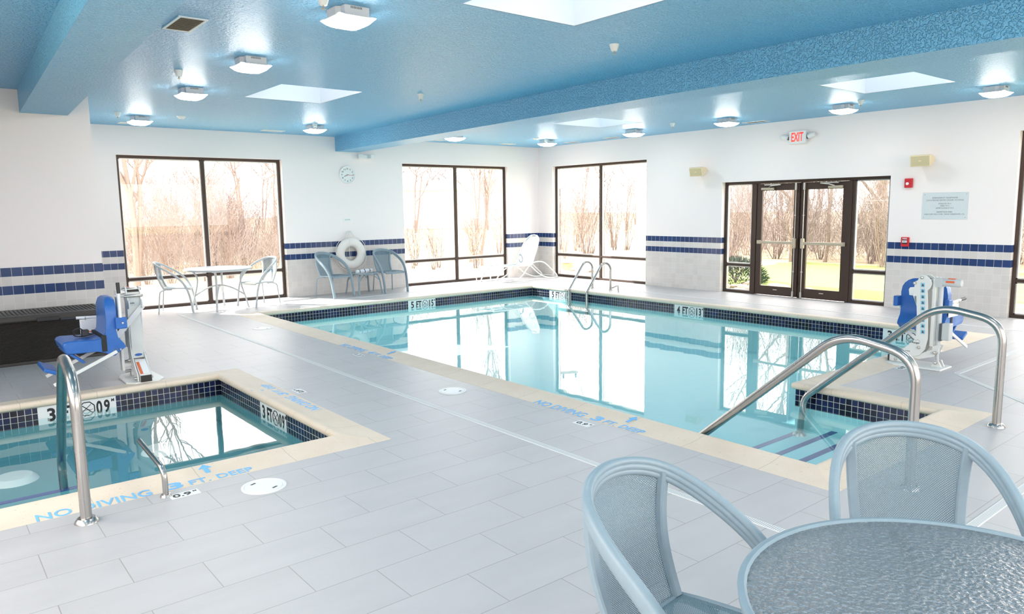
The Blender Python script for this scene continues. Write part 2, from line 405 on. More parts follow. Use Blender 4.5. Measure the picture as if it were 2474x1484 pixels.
# ------------------------------------------------------------------ room shell
LX, BY = -14.2, -16.8      # left / rear extents
TH = .24
WTOP = 2.69
def cells(xs, ys, skip, z, up=True):
    m = MB()
    for i in range(len(xs) - 1):
        for j in range(len(ys) - 1):
            cx, cy = (xs[i] + xs[i + 1]) / 2, (ys[j] + ys[j + 1]) / 2
            if skip(cx, cy): continue
            q = [(xs[i], ys[j], z), (xs[i + 1], ys[j], z), (xs[i + 1], ys[j + 1], z), (xs[i], ys[j + 1], z)]
            m.add(q, [(0, 1, 2, 3) if up else (3, 2, 1, 0)])
    return m
CW = .305
# nose rectangles
PL, PR, PF, PN, SX, SY = -7.94, -1.95, -1.99, -10.46, -6.01, -11.75
QL, QR, QF, QN = -12.95, -10.01, -6.345, -9.075
c = CW
def inpool(x, y):
    a = PL - c < x < PR + c and PN - c < y < PF + c
    b = PL - c < x < SX + c and SY - c < y < PN
    s = QL - c < x < QR + c and QN - c < y < QF + c
    return a or b or s
xs = sorted([LX, QL - c, QR + c, PL - c, SX + c, PR + c, 0]); ys = sorted([BY, SY - c, PN - c, QN - c, QF + c, PF + c, 0.0])
struct('floor', cells(xs, ys, inpool, 0.0), 'floor')
SKY = [(-8.80, -7.74, -5.49, -4.25), (-9.08, -7.95, -10.62, -9.53), (-3.28, -2.06, -5.19, -4.12), (-3.31, -2.09, -10.27, -9.13)]
xs = sorted(set([LX, 0] + [a for s in SKY for a in s[:2]])); ys = sorted(set([BY, 0] + [a for s in SKY for a in s[2:]]))
insky = lambda x, y: any(s[0] < x < s[1] and s[2] < y < s[3] for s in SKY)
mc = cells(xs, ys, insky, H, False); merge(mc, cells(xs, ys, insky, H + .25, True))
struct('ceiling', mc, 'ceil')
SKL = ['skylight nearest the camera at the top edge of the ceiling', 'skylight between the ceiling lamps on the left half', 'skylight beyond the beam above the back corner window', 'skylight above the glass double doors']
for i, s in enumerate([SKY[1], SKY[0], SKY[2], SKY[3]]):
    x0, x1, y0, y1 = s; cx, cy = (x0 + x1) / 2, (y0 + y1) / 2
    t = thing('skylight', 'square white ' + SKL[i], 'skylight', (cx, cy, H), 0)
    a, b = (x1 - x0) / 2, (y1 - y0) / 2; m = MB(); z1 = .85; k = .03
    e = .004; m.box(-a - k, -a + e, -b - k, b + k, e / 2, z1); m.box(a - e, a + k, -b - k, b + k, e / 2, z1); m.box(-a + e, a - e, -b - k, -b + e, e / 2, z1); m.box(-a + e, a - e, b - e, b + k, e / 2, z1)
    obj('shaft', m, 'skywell', t)
    m = MB(); m.box(-a - .05, a + .05, -b - .05, b + .05, z1, z1 + .012); obj('pane', m, 'dome', t)
def wall_cells(us, zs, holes):
    out = []
    for i in range(len(us) - 1):
        for j in range(len(zs) - 1):
            cu, cz = (us[i] + us[i + 1]) / 2, (zs[j] + zs[j + 1]) / 2
            if any(h[0] < cu < h[1] and h[2] < cz < h[3] for h in holes): continue
            out.append((us[i], us[i + 1], zs[j], zs[j + 1]))
    return out
W1 = (-9.50, -6.61, 0, WTOP); W2 = (-3.915, -.98, 0, WTOP)
m = MB()
for a, b, z0, z1 in wall_cells(sorted([-10.45, W1[0], W1[1], W2[0], W2[1], TH]), [0, WTOP, H], [W1, W2]): m.box(a, b, 0, TH, z0, z1)
struct('wall_back', m, 'wallA')
W3 = (-3.51, -.52, 0, WTOP); DR = (-8.61, -5.42, 0, 2.135); W4 = (-13.4, -10.37, 0, WTOP)
m = MB()
us = sorted([BY, W4[0], W4[1], DR[0], DR[1], W3[0], W3[1], 0])
for a, b, z0, z1 in wall_cells(us, [0, 2.135, WTOP, H], [W3, DR, W4]): m.box(0, TH, a, b, z0, z1)
struct('wall_right', m, 'wallB')
m = MB(); m.box(LX, -10.45, -3.394, TH, 0, H); struct('wall_pier', m, 'wallC')
m = MB(); FILL_LEFT = (-13.6, -7.4, .9, 2.8)  # unseen opening added in the left wall to let in fill daylight
for a, b, z0, z1 in wall_cells([BY, FILL_LEFT[0], FILL_LEFT[1], 0], [0, .9, 2.8, H], [FILL_LEFT]): m.box(LX - .2, LX, a, b, z0, z1)
struct('wall_left', m, 'wallC')
m = MB(); FILL_REAR = (-12.6, -2.0, .9, 2.8)  # rear wall opening, out of view, added to brighten the foreground
for a, b, z0, z1 in wall_cells([LX, FILL_REAR[0], FILL_REAR[1], .24], [0, .9, 2.8, H], [FILL_REAR]): m.box(a, b, BY - .2, BY, z0, z1)
struct('wall_rear', m, 'wallA')
m = MB()
for a, b, _, _ in (W1, W2): m.box(a, b, 0, TH, -.08, 0)
for a, b, _, _ in (W3, DR, W4): m.box(0, TH, a, b, -.08, 0)
struct('trim_4', m, 'floor')
# ceiling beams
m = MB(); z = 2.885
vs = [(-5.47, 0, z), (-4.97, 0, z), (-5.40, -9, z), (-5.90, -9, z), (-5.44, BY, z), (-6.0, BY, z)]
vs += [(a, b, H) for a, b, _ in vs]
m.add(vs, [(0, 3, 2, 1), (3, 5, 4, 2), (0, 6, 9, 3), (3, 9, 11, 5), (1, 2, 8, 7), (2, 4, 10, 8)]); struct('trim_1', m, 'ceil')
m = MB(); z = 2.905
vs = [(-11.19, -3.394, z), (-10.69, -3.394, z), (-11.45, -9.4, z), (-11.0, -9.4, z), (-11.6, BY, z), (-11.15, BY, z)]
vs += [(a, b, H) for a, b, _ in vs]
m.add(vs, [(0, 2, 3, 1), (2, 4, 5, 3), (0, 6, 8, 2), (2, 8, 10, 4), (1, 3, 9, 7), (3, 5, 11, 9)]); struct('trim_2', m, 'ceil')
# ------------------------------------------------------------------ windows
FY = .10; FW = .05; FD = .11
def window(name, plane, a, b, mull, top=WTOP, trans=.545, label=None):
    """aluminium storefront window in wall 'A' (x from a to b) or 'B' (y from b down to a)"""
    root = MB(); def_ = []
    def bar(u0, u1, z0, z1, d0=FY, d1=FY + FD):
        if plane == 'A': root.box(u0, u1, d0, d1, z0, z1)
        else: root.box(d0, d1, u0, u1, z0, z1)
    bar(a, b, top - FW, top); bar(a, b, 0, FW); bar(a, a + FW, FW, top - FW); bar(b - FW, b, FW, top - FW)
    cuts = [a] + list(mull) + [b]
    for mm in mull: bar(mm - .033, mm + .033, FW, top - FW)
    for i in range(len(cuts) - 1):
        u0 = cuts[i] + (.05 if i == 0 else .033); u1 = cuts[i + 1] - (.05 if i == len(cuts) - 2 else .033)
        bar(u0, u1, trans - .024, trans + .024)
        # slim glazing stops round each light
    o = struct(name, root, 'bronze', bevel=.003)
    st = MB()
    def sbar(u0, u1, z0, z1):
        if plane == 'A': st.box(u0, u1, FY + .02, FY + .075, z0, z1)
        else: st.box(FY + .02, FY + .075, u0, u1, z0, z1)
    for i in range(len(cuts) - 1):
        u0 = cuts[i] + (.05 if i == 0 else .033); u1 = cuts[i + 1] - (.05 if i == len(cuts) - 2 else .033)
        for z0, z1 in ((FW, trans - .024), (trans + .024, top - FW)):
            sbar(u0, u0 + .018, z0, z1); sbar(u1 - .018, u1, z0, z1); sbar(u0, u1, z0, z0 + .018); sbar(u0, u1, z1 - .018, z1)
            g = MB()
            if plane == 'A': g.box(u0 + .01, u1 - .01, FY + .045, FY + .051, z0 + .01, z1 - .01)
            else: g.box(FY + .045, FY + .051, u0 + .01, u1 - .01, z0 + .01, z1 - .01)
            obj('pane', g, 'glass', o)
    obj('glazing_stop', st, 'alum', o)
    return o
window('window_1', 'A', W1[0], W1[1], [-8.07])
window('window_2', 'A', W2[0], W2[1], [-2.45])
window('window_3', 'B', W3[0], W3[1], [-2.05])
window('window_4', 'B', W4[0], W4[1], [-11.88])
DT = 2.135
window('window_5', 'B', -6.07, DR[1], [], DT)
window('window_6', 'B', DR[0], -7.95, [], DT)
m = MB(); m.box(FY, FY + FD, -7.95, -6.07, DT - .05, DT); m.box(FY - .01, FY + FD, -6.125, -6.07, 0, DT - .05); m.box(FY - .01, FY + FD, -7.95, -7.895, 0, DT - .05)
m.box(FY + .03, FY + FD, -7.035, -6.985, 0, DT - .05)
struct('trim_3', m, 'bronze', bevel=.003)
def door(name, y0, y1, hinge):
    """leaf between y0<y1; hinge = +1 when the hinge side is at y1"""
    z0, z1 = .012, DT - .055; x0, x1 = FY + .005, FY + .05; st = .105; m = MB()
    m.box(x0, x1, y0, y0 + st, z0, z1); m.box(x0, x1, y1 - st, y1, z0, z1); m.box(x0, x1, y0 + st, y1 - st, z0, .18); m.box(x0, x1, y0 + st, y1 - st, z1 - .125, z1)
    o = struct(name, m, 'bronze', bevel=.003)
    g = MB(); g.box(x0 + .02, x0 + .026, y0 + st - .01, y1 - st + .01, .17, z1 - .115); obj('pane', g, 'glass', o)
    meet = y0 if hinge > 0 else y1; s = 1 if hinge > 0 else -1; hy = y1 if hinge > 0 else y0
    b = MB(); ya, yb = sorted((meet + s * .06, hy - s * .045)); b.box(x0 - .055, x0 - .02, ya, yb, .975, 1.025)
    b.box(x0 - .03, x0, *sorted((hy - s * .10, hy - s * .03)), .965, 1.035); pb = obj('push_bar', b, 'closer', o, bevel=.006)
    b = MB(); yc = meet + s * .055; b.box(x0 - .065, x0, yc - .033, yc + .033, .90, 1.09); obj('latch_case', b, 'closer', pb, bevel=.02)
    b = MB(); b.tube([(x0 - .03, yc, .05), (x0 - .03, yc, .9)], .007, 8); b.tube([(x0 - .03, yc, 1.09), (x0 - .03, yc, z1 - .1)], .007, 8)
    for zz in (.48, 1.5): b.box(x0 - .035, x0, yc - .014, yc + .014, zz - .01, zz + .01)
    vr = obj('vertical_rod', b, 'alum', o, smooth=True)
    b = MB(); b.box(x0 - .045, x0, yc - .018, yc + .018, z1 - .13, z1 - .005); b.box(x0 - .045, x0, yc - .016, yc + .016, .01, .12); obj('rod_latch', b, 'alum', vr, bevel=.005)
    b = MB(); ya, yb = sorted((hy - s * .10, hy - s * .36)); b.box(x0 - .05, x0, ya, yb, z1 - .115, z1 - .07); cb = obj('closer_body', b, 'closer', o, bevel=.012)
    b = MB(); b.tube([(x0 - .03, hy - s * .25, z1 - .07), (x0 - .09, hy - s * .32, z1 - .045), (x0 - .03, hy - s * .5, z1 - .025)], .008, 6)
    b.box(x0 - .05, x0, *sorted((hy - s * .17, hy - s * .50)), z1 - .03, z1 - .012); obj('closer_arm', b, 'alum', cb)
    b = MB(); b.box(x0 - .006, x0, (y0 + y1) / 2 - .04, (y0 + y1) / 2 + .04, .11, .125); obj('name_plate', b, 'alum', o)
    return o
door('door_1', -6.985, -6.13, 1)
door('door_2', -7.89, -7.035, -1)
# ------------------------------------------------------------------ pools
def offset(poly, d):
    n = len(poly); out = []
    for i in range(n):
        a, b, cc = Vector(poly[i - 1]), Vector(poly[i]), Vector(poly[(i + 1) % n])
        e1 = (b - a).normalized(); e2 = (cc - b).normalized(); n1 = Vector((-e1.y, e1.x)); n2 = Vector((-e2.y, e2.x))
        # outward normals (polygon clockwise -> left normal points outside)
        bis = n1 + n2; out.append(b + bis * (d / (1 + n1.dot(n2))))
    return out
def coping(poly, parent):
    prof = [(.04, -.034), (.018, -.034), (.004, -.024), (0, -.006), (.001, .010), (.008, .022), (.022, .029), (.042, .030), (.075, .024), (.12, .014), (.2, .006), (CW, .001), (CW, -.06)]
    m = MB(); n = len(poly); k = len(prof); rings = [offset(poly, d) for d, z in prof]; uvs = []
    L = [0]
    for i in range(n): L.append(L[-1] + (Vector(poly[(i + 1) % n]) - Vector(poly[i])).length)
    for i in range(n):
        a = i; b = (i + 1) % n; base = len(m.v)
        for q in range(k):
            z = prof[q][1]; m.v.append((rings[q][a].x, rings[q][a].y, z)); m.v.append((rings[q][b].x, rings[q][b].y, z))
        e_ = (Vector(poly[b]) - Vector(poly[a])).normalized()
        ul = lambda q, j: L[i] + (rings[q][j] - Vector(poly[a])).dot(e_)
        for q in range(k - 1):
            m.f.append((base + 2 * q, base + 2 * q + 2, base + 2 * q + 3, base + 2 * q + 1)); m.mi.append(0)
            uvs += [(ul(q, a), q), (ul(q + 1, a), q + 1), (ul(q + 1, b), q + 1), (ul(q, b), q)]
    o = obj('coping', m, 'coping', parent, smooth=True, angle=50)
    uvl = o.data.uv_layers.new(name='UVMap')
    for i, uv in enumerate(uvs): uvl.data[i].uv = uv
    return o
def ring_wall(poly, z0, z1, d, floorz=None):
    m = MB(); P = offset(poly, d)
    for i in range(len(P)):
        a, b = P[i], P[(i + 1) % len(P)]; m.add([(a.x, a.y, z0), (b.x, b.y, z0), (b.x, b.y, z1), (a.x, a.y, z1)], [(0, 1, 2, 3)])
    return m
main = [(PL, PF), (PR, PF), (PR, PN), (SX, PN), (SX, SY), (PL, SY)]
spa = [(QL, QF), (QR, QF), (QR, QN), (QL, QN)]
MZ = -.035 - 3 * .0556
pool = thing('swimming_pool', 'large rectangular indoor pool with turquoise water and entry steps', 'pool', (-5, -6, 0))
spaT = thing('spa_pool', 'small square hot tub pool with teal water at the left', 'pool', (-11.5, -7.7, 0))
def local(o, par):
    o.matrix_parent_inverse = Matrix.Translation(par.location).inverted(); return o
local(coping(main, pool), pool); local(coping(spa, spaT), spaT)
for poly, par, depth, mat in ((main, pool, -.62, 'plaster'), (spa, spaT, -.47, 'spaplaster')):
    local(obj('waterline_tile', ring_wall(poly, MZ, -.03, .03), 'mosaic', par), par)
    w = ring_wall(poly, depth, MZ, .032)
    x0, x1 = min(p[0] for p in poly) - .04, max(p[0] for p in poly) + .04; y0, y1 = min(p[1] for p in poly) - .04, max(p[1] for p in poly) + .04
    if poly is main:
        w.add([(x0, PN - .4, -.58), (x1, PN - .4, -.58), (x1, y1, -.80), (x0, y1, -.80)], [(0, 1, 2, 3)])
        w2 = ring_wall(poly, -.85, -.62, .032); merge(w, w2)
    else: w.add([(x0, y0, depth), (x1, y0, depth), (x1, y1, depth), (x0, y1, depth)], [(0, 1, 2, 3)])
    local(obj('basin', w, mat, par), par)
    P = offset(poly, .025); m = MB()
    if poly is main:
        a = P
        m.add([(p.x, p.y, WZ) for p in P], [(0, 3, 2, 1), (0, 5, 4, 3)])
    else: m.add([(p.x, p.y, WZ) for p in P], [(0, 3, 2, 1)])
    local(obj('water', m, 'water', par), par)
MT['steptile'] = noisy('navy step edge tile', (.02, .05, .25), (.04, .09, .36), 18, .3)
# entry steps
m = MB(); n = MB(); xa, xb = PL - .03, SX + .03; ya = SY - .03; tops = [-.28, -.36, -.44, -.52]; ends = [-11.2, -10.87, -10.52, -10.2]
for i, tz in enumerate(tops):
    yb = ends[i]; m.box(xa, xb, ya, yb, -.9, tz)
    if i < 3: n.box(xa + .02, xb - .02, yb - .055, yb + .002, tz - .01, tz + .003)
local(obj('entry_steps', m, 'plaster', pool), pool); local(obj('step_edge_tile', n, 'steptile', pool), pool)
# spa bench with navy edge tiles and round drain covers
for xb, ya, yb in ((-11.55, QN - .03, -7.98),):
    m = MB(); m.box(QL, xb, ya, yb, -.95, -.30); local(obj('bench', m, 'spaplaster', spaT), spaT)
for ya, yb in ((-8.035, -7.975),):
    m = MB(); m.box(QL, -11.54, ya, yb, -.31, -.297); local(obj('bench_edge_tile', m, 'steptile', spaT), spaT)
for cx, cy in ((-11.87, -6.98), (-10.74, -6.98)):
    m = MB(); m.lathe([(0, .05), (.13, .045), (.16, .02), (.175, 0)], (cx, cy, -.47), 28); local(obj('drain_cover', m, 'white', spaT, smooth=True), spaT)
# painted deck lettering (raised a hair above the coping/deck) and depth tiles
def deck_text(txt, o, ex, w, h, mat, par, name='painted_lettering', z=.0052, bold=.01, depth=.0007, tilt=0.0):
    ey = (-ex[1], ex[0], 0); t = text_mb(txt, w, h, depth, bold)
    ey = (ey[0], ey[1], tilt); xf(t, basis((o[0], o[1], z), (ex[0], ex[1], 0), ey, (0, 0, 1)))
    return local(obj(name, t, mat, par), par)
def arrow(o, ex, par, z=.016, s=1.0):
    ey = (-ex[1], ex[0]); m = MB(); m.prism([(-.018, -.07), (.018, -.07), (.018, .01), (.05, .01), (0, .075), (-.05, .01), (-.018, .01)], 'z', 0, .002)
    m.v = [(p[0] * s, p[1] * s, p[2] + .0) for p in m.v]
    M = basis((o[0], o[1], z), (ex[0], ex[1], 0), (ey[0], ey[1], .155), (0, 0, 1)); return local(obj('painted_arrow', xf(m, M), 'bluepaint', par), par)
def deck_set(o, ex, txt, mt, par, flip=1):
    """o: centre of lettering line on coping; ex: reading direction; water is to the left (ey)"""
    ey = (-ex[1], ex[0]); at = lambda u, v: (o[0] + ex[0] * u + ey[0] * v, o[1] + ex[1] * u + ey[1] * v)
    T = .05
    deck_text('NO DIVING', at(-.325, 0), ex, .60, .10, 'bluepaint', par, tilt=T)
    deck_text(txt, at(.11, 0.01), ex, .10, .105, 'bluepaint', par, bold=.03, tilt=T)
    deck_text('FT.', at(.262, 0.0), ex, .125, .075, 'bluepaint', par, tilt=T); deck_text('DEEP', at(.485, 0.0), ex, .23, .075, 'bluepaint', par, tilt=T)
    arrow(at(.345, .155), ex, par, z=.0200, s=.85)
    m = MB(); p = at(.125, -.165); M = basis((p[0], p[1], .0005), (ex[0], ex[1], 0), (ey[0], ey[1], 0), (0, 0, 1))
    m.box(-.085, .085, -.045, .045, 0, .0012, M); local(obj('depth_tile', m, 'white', par), par)
    t = text_mb(mt, .105, .055, .0006, .02); xf(t, basis((p[0] - ex[0] * .015, p[1] - ex[1] * .015, .0022), (ex[0], ex[1], 0), (ey[0], ey[1], 0), (0, 0, 1))); local(obj('depth_number', t, 'ink', par), par)
    q = (p[0] + ex[0] * .062 + ey[0] * .02, p[1] + ex[1] * .062 + ey[1] * .02)
    t = text_mb('M', .02, .02, .0006, .02); xf(t, basis((q[0], q[1], .0022), (ex[0], ex[1], 0), (ey[0], ey[1], 0), (0, 0, 1))); local(obj('depth_number', t, 'ink', par), par)
deck_set((-11.33, -9.33), (1, 0), '3', '0.9', spaT)
deck_set((-8.20, -9.93), (0, -1), '3', '0.9', pool)
deck_set((-8.20, -6.17), (0, -1), '4', '1.3', pool)
deck_set((-9.78, -7.62), (0, -1), '3', '0.9', spaT) if False else deck_set((-9.78, -7.62), (0, 1), '3', '0.9', spaT)
deck_set((-4.62, -10.66), (1, 0), '3', '0.9', pool)
# octagon no-diving depth markers set in the waterline band
def marker(M, ft, mt, par, W=.62):
    m = MB(); m.box(-W / 2, W / 2, -.168, 0, -.002, .0025, M); local(obj('depth_marker', m, 'white', par), par)
    def tx(s, u, w, h, v=-.085, b=.03):
        t = text_mb(s, w, h, .0008, b); return local(obj('marker_letters', xf(t, M @ Matrix.Translation((u, v, .0032))), 'ink', par), par)
    tx(ft, -.215, .065, .125); tx('FT', -.07, .12, .125)
    o = MB(); oc = [(math.cos(R(22.5 + 45 * i)) * .068, math.sin(R(22.5 + 45 * i)) * .068, 0) for i in range(8)]
    for i in range(8): o.tube([oc[i], oc[(i + 1) % 8]], .0045, 4)
    o.tube([(-.05, .045, 0), (.05, -.045, 0)], .004, 4); o.tube([(-.045, -.03, 0), (.035, .04, 0)], .003, 4); o.tube([(-.05, -.01, 0), (.05, -.01, 0)], .002, 4)
    xf(o, M @ Matrix.Translation((.072, -.085, .003))); local(obj('no_diving_symbol', o, 'ink', par), par)
    a, b = mt; tx(a, .175, .02 if a == '1' else .05, .125); tx(b, .24, .05, .125); tx('M', .292, .024, .03, -.035)
zt = -.036
def mkA(x): return basis((x, PF + .028, zt), (1, 0, 0), (0, 0, 1), (0, -1, 0))
def mkB(y): return basis((PR + .028, y, zt), (0, -1, 0), (0, 0, 1), (-1, 0, 0))
marker(mkA(-4.75), '5', ('1', '5'), pool); marker(mkB(-2.85), '5', ('1', '5'), pool, .66); marker(mkB(-6.14), '4', ('1', '3'), pool); marker(mkB(-9.78), '3', ('0', '9'), pool)
marker(basis((-11.28, QF + .028, zt), (1, 0, 0), (0, 0, 1), (0, -1, 0)), '3', ('0', '9'), spaT, .64)
marker(basis((QR + .028, -7.76, zt), (0, -1, 0), (0, 0, 1), (-1, 0, 0)), '3', ('0', '9'), spaT, .6)
# trench drains around the deck
def drain(a, b, label, w=.05):
    a, b = Vector(a), Vector(b); L = (b - a).length; d = (b - a).normalized(); nn = Vector((-d.y, d.x)) * (w / 2)
    m = MB(); z = .004
    q = [a - nn, b - nn, b + nn, a + nn]; m.add([(p.x, p.y, -.004) for p in q] + [(p.x, p.y, z) for p in q], [(4, 5, 6, 7), (0, 1, 5, 4), (1, 2, 6, 5), (2, 3, 7, 6), (3, 0, 4, 7)])
    me = m.mesh('trench_drain'); uvl = me.uv_layers.new(name='UVMap'); me.materials.append(MT['drain'])
    for p in me.polygons:
        for li in p.loop_indices:
            v = me.vertices[me.loops[li].vertex_index].co; r = Vector((v.x, v.y)) - a; uvl.data[li].uv = (r.dot(d), Vector((-d.y, d.x)).dot(r) / w)
    o = bpy.data.objects.new('trench_drain', me); COL.objects.link(o); return tag(o, label, 'floor drain')
drain((-8.96, -1.05), (-8.96, -12.72), 'long white slotted floor drain running between hot tub and large pool')
drain((-8.985, -12.745), (-5.75, -12.745), 'white slotted floor drain passing behind the foreground chairs')
drain((-5.73, -12.73), (-4.42, -11.33), 'white slotted floor drain running diagonally beside the right handrail base')
drain((-4.38, -11.30), (-1.12, -11.30), 'white floor drain strip to the right of the far pool lift')
drain((-1.1, -11.27), (-1.1, -1.05), 'thin white floor drain between pool edge and the glass doors')
drain((-8.93, -1.03), (-1.13, -1.03), 'thin white floor drain along the back window wall')
def disk(x, y, r, label):
    t = thing('skimmer_lid', label, 'skimmer lid', (x, y, 0)); m = MB(); m.lathe([(0, .006), (r * .82, .006), (r * .84, .003), (r * .88, .003), (r * .9, .007), (r, .005), (r, -.002)], (0, 0, 0), 40)
    obj('lid', m, 'white', t, smooth=True)
    for s in (-1, 1):
        m = MB(); m.box(-.018, .018, -.007, .007, .004, .0075, Matrix.Translation((s * r * .32, -s * r * .5, 0)) @ Matrix.Rotation(R(25), 4, 'Z')); obj('finger_slot', m, 'darkgrey', t)
disk(-10.79, -9.69, .135, 'round white skimmer lid in the deck beside the near hot tub edge')
disk(-8.53, -8.48, .13, 'round white skimmer lid between long drain and pool edge')
disk(-8.46, -3.50, .14, 'round white skimmer lid near the far end of the pool edge')
# ------------------------------------------------------------------ handrails
RT = .0295
def rail(name, x, y, label, dx=0.0, end=-.6):
    t = thing(name, label, 'handrail', (x, y, 0)); s = dx
    pts = [(0, 0, 0), (0, 0, .80), (s * .3, .46, .885), (s * 1.5, 1.555, -.075), (s * 1.56, 1.59, end)]
    P = fillet(pts[:3], .17, 8)[:-1] + fillet([pts[1], pts[2], pts[3]], .17, 8)[1:-1] + fillet(pts[2:], .07, 6)[1:]
    m = MB(); m.tube(P, RT, 20); obj('tube', m, 'steel', t, smooth=True)
    m = MB(); m.lathe([(RT, .028), (.045, .026), (.058, .012), (.062, 0)], (0, 0, 0), 28); obj('base_flange', m, 'steel', t, smooth=True)
    m = MB(); m.lathe([(RT, .028), (.045, .026), (.058, .012), (.062, 0)], (s * 1.56, 1.59, end), 28); obj('base_flange', m, 'steel', t, smooth=True)
    return t
rail('pool_handrail', -6.08, -12.19, 'stainless pool handrail standing at the right, beyond the other step rail', end=-.44)
rail('pool_handrail', -7.85, -12.30, 'stainless pool handrail whose base stands behind the mesh chair back', end=-.44)
rail('spa_handrail', -11.74, -9.555, 'stainless handrail standing at the hot tub edge on the left', dx=.06, end=-.47)
t = thing('spa_grab_bar', 'short bent stainless grab bar by the painted NO DIVING text', 'grab bar', (-11.30, -9.45, 0))
m = MB(); m.tube(fillet([(0, 0, 0), (0, 0, .165), (-.04, .40, .26)], .09, 8), .017, 16); obj('tube', m, 'steel', t, smooth=True)
m = MB(); m.lathe([(.017, .016), (.028, .014), (.034, 0)], (0, 0, 0), 20); obj('base_flange', m, 'steel', t, smooth=True)
lad = thing('pool_ladder', 'stainless pool ladder with two looped rails near the corner window', 'pool ladder', (-1.28, -3.42, 0))
for s in (-1, 1):
    P = [(0, 0, 0), (-.005, 0, .38)] + [(-.165 + .165 * math.cos(a), 0, .40 + .165 * math.sin(a)) for a in [R(k) for k in range(5, 150, 12)]] + [(-.665, 0, .03), (-.685, 0, -.04), (-.685, 0, -.7)]
    m = MB(); m.tube([(p[0], s * .26, p[2]) for p in crom(P, 3)], .024, 14); obj('rail', m, 'steel', lad, smooth=True)
    m = MB(); m.lathe([(.024, .014), (.04, .012), (.05, 0)], (0, s * .26, 0), 20); obj('base_flange', m, 'steel', lad, smooth=True)
for z in (-.32, -.55):
    m = MB(); m.box(-.725, -.645, -.26, .26, z - .02, z); obj('tread', m, 'white', lad)
t = thing('ladder_brace', 'small bent pipe stub on the deck beside the pool ladder base', 'pipe', (-1.28, -3.70, 0))
m = MB(); m.tube(fillet([(0, -.03, .05), (-.1, -.28, .13), (-.14, -.33, 0)], .04, 6), .014, 10); obj('pipe', m, 'steel', t, smooth=True)
# ------------------------------------------------------------------ mesh chairs
OV = []
for i in range(16):
    a = 2 * math.pi * i / 16; rr = 1.0 if i % 4 not in (2,) else .93
    OV.append((math.cos(a) * .0235 * rr, math.sin(a) * .0145 * rr))
OV2 = [(.024, .006), (.020, .012), (.012, .0135), (.008, .011), (.004, .0145), (-.004, .0145), (-.008, .011), (-.012, .0135), (-.020, .012), (-.024, .006), (-.024, -.006), (-.020, -.012), (-.008, -.0145), (.008, -.0145), (.020, -.012), (.024, -.006)]
def chair(label, group=None, ps=1.22, fm='chair'):
    t = thing('mesh_armchair', label, 'chair', group=group)
    half = [(.268, .27, 0), (.273, .25, .15), (.279, .225, .30), (.285, .185, .43), (.290, .12, .545), (.290, .02, .645), (.277, -.09, .72), (.248, -.19, .78), (.195, -.27, .825), (.11, -.32, .852), (0, -.338, .862)]
    path = crom(half + [(-a, b, c_) for a, b, c_ in half[-2::-1]], 5)
    ctr = Vector((0, -.05, .30)); ups = []
    n = len(path)
    for i, p in enumerate(path):
        k = min(1, max(0, (p.z - .35) / .4)); o_ = Vector((p.x, -.02, 0)).normalized() if p.z < .01 else None
        v = Vector((p.x * 0.25, 0.0, 1.0)) * k + Vector((0, 1, .0)) * (1 - k); ups.append(v)
    m = MB(); m.sweep(path, [(a * ps, b * ps) for a, b in OV2], up=ups); obj('frame_hoop', m, fm, t, smooth=True, angle=60)
    hoop = path
    def hoopat(x):
        best = min((p for p in hoop if p.z > .7), key=lambda p: abs(p.x - x)); return best
    top_w, bot_w = .195, .165
    def back(u, v):
        s = u * 2 - 1; tp = hoopat(s * top_w); T = Vector((s * top_w, tp.y + .006, tp.z - .012)); B = Vector((s * bot_w, -.185, .425))
        q = B.lerp(T, v); q.y -= .03 * math.sin(math.pi * v) * 1.0 + .018 * (1 - s * s) * (1 - v * .6); return q
    m = MB(); m.grid(back, 12, 14); o = obj('backrest', m, 'sling', t, smooth=True, angle=0)
    uvl = o.data.uv_layers.new(name='UVMap')
    for p in o.data.polygons:
        for li in p.loop_indices:
            v = o.data.vertices[o.data.loops[li].vertex_index].co; uvl.data[li].uv = (v.x, v.z)
    RP = [(a * 1.18, b * 1.15) for a, b in [(.015, .007), (.011, .012), (-.011, .012), (-.015, .007), (-.015, -.007), (-.011, -.012), (.011, -.012), (.015, -.007)]]
    for s in (0, 1):
        m = MB(); pts = [back(s, k / 10) for k in range(11)]; pts.append(pts[-1] + (pts[-1] - pts[-2]).normalized() * .012)
        m.sweep(pts, RP, up=(1, 0, 0)); obj('back_rail', m, fm, t, smooth=True)
    def seat(u, v):
        s = u * 2 - 1; w = .185 + .03 * math.sin(min(1, v * 1.3) * math.pi / 2); y = -.185 + v * .42
        z = .428 - .018 * (1 - s * s) * math.sin(math.pi * v) + .006 * math.sin(math.pi * v) - (.02 if v > .97 else 0); return Vector((s * w, y, z))
    m = MB(); m.grid(seat, 10, 12); o = obj('seat', m, 'sling', t, smooth=True, angle=0)
    uvl = o.data.uv_layers.new(name='UVMap')
    for p in o.data.polygons:
        for li in p.loop_indices:
            v = o.data.vertices[o.data.loops[li].vertex_index].co; uvl.data[li].uv = (v.x, v.y)
    m = MB(); ring = [seat(0, k / 10) for k in range(11)] + [seat(k / 6, 1) for k in range(1, 6)] + [seat(1, 1 - k / 10) for k in range(11)] + [seat(1 - k / 6, 0) for k in range(1, 6)]
    m.tube([p + Vector((0, 0, -.008)) for p in ring], .012, 8, closed=True)
    for s in (-1, 1): m.tube([(s * .205, .15, .415), (s * .285, .19, .42)], .009, 8)
    obj('seat_frame', m, fm, t, smooth=True)
    for s in (-1, 1):
        m = MB(); m.tube(crom([(s * .185, -.05, .405), (s * .195, -.16, .402), (s * .21, -.225, .375), (s * .218, -.245, .31), (s * .236, -.275, 0)], 5), .0115, 10); obj('leg', m, fm, t, smooth=True)
    return t
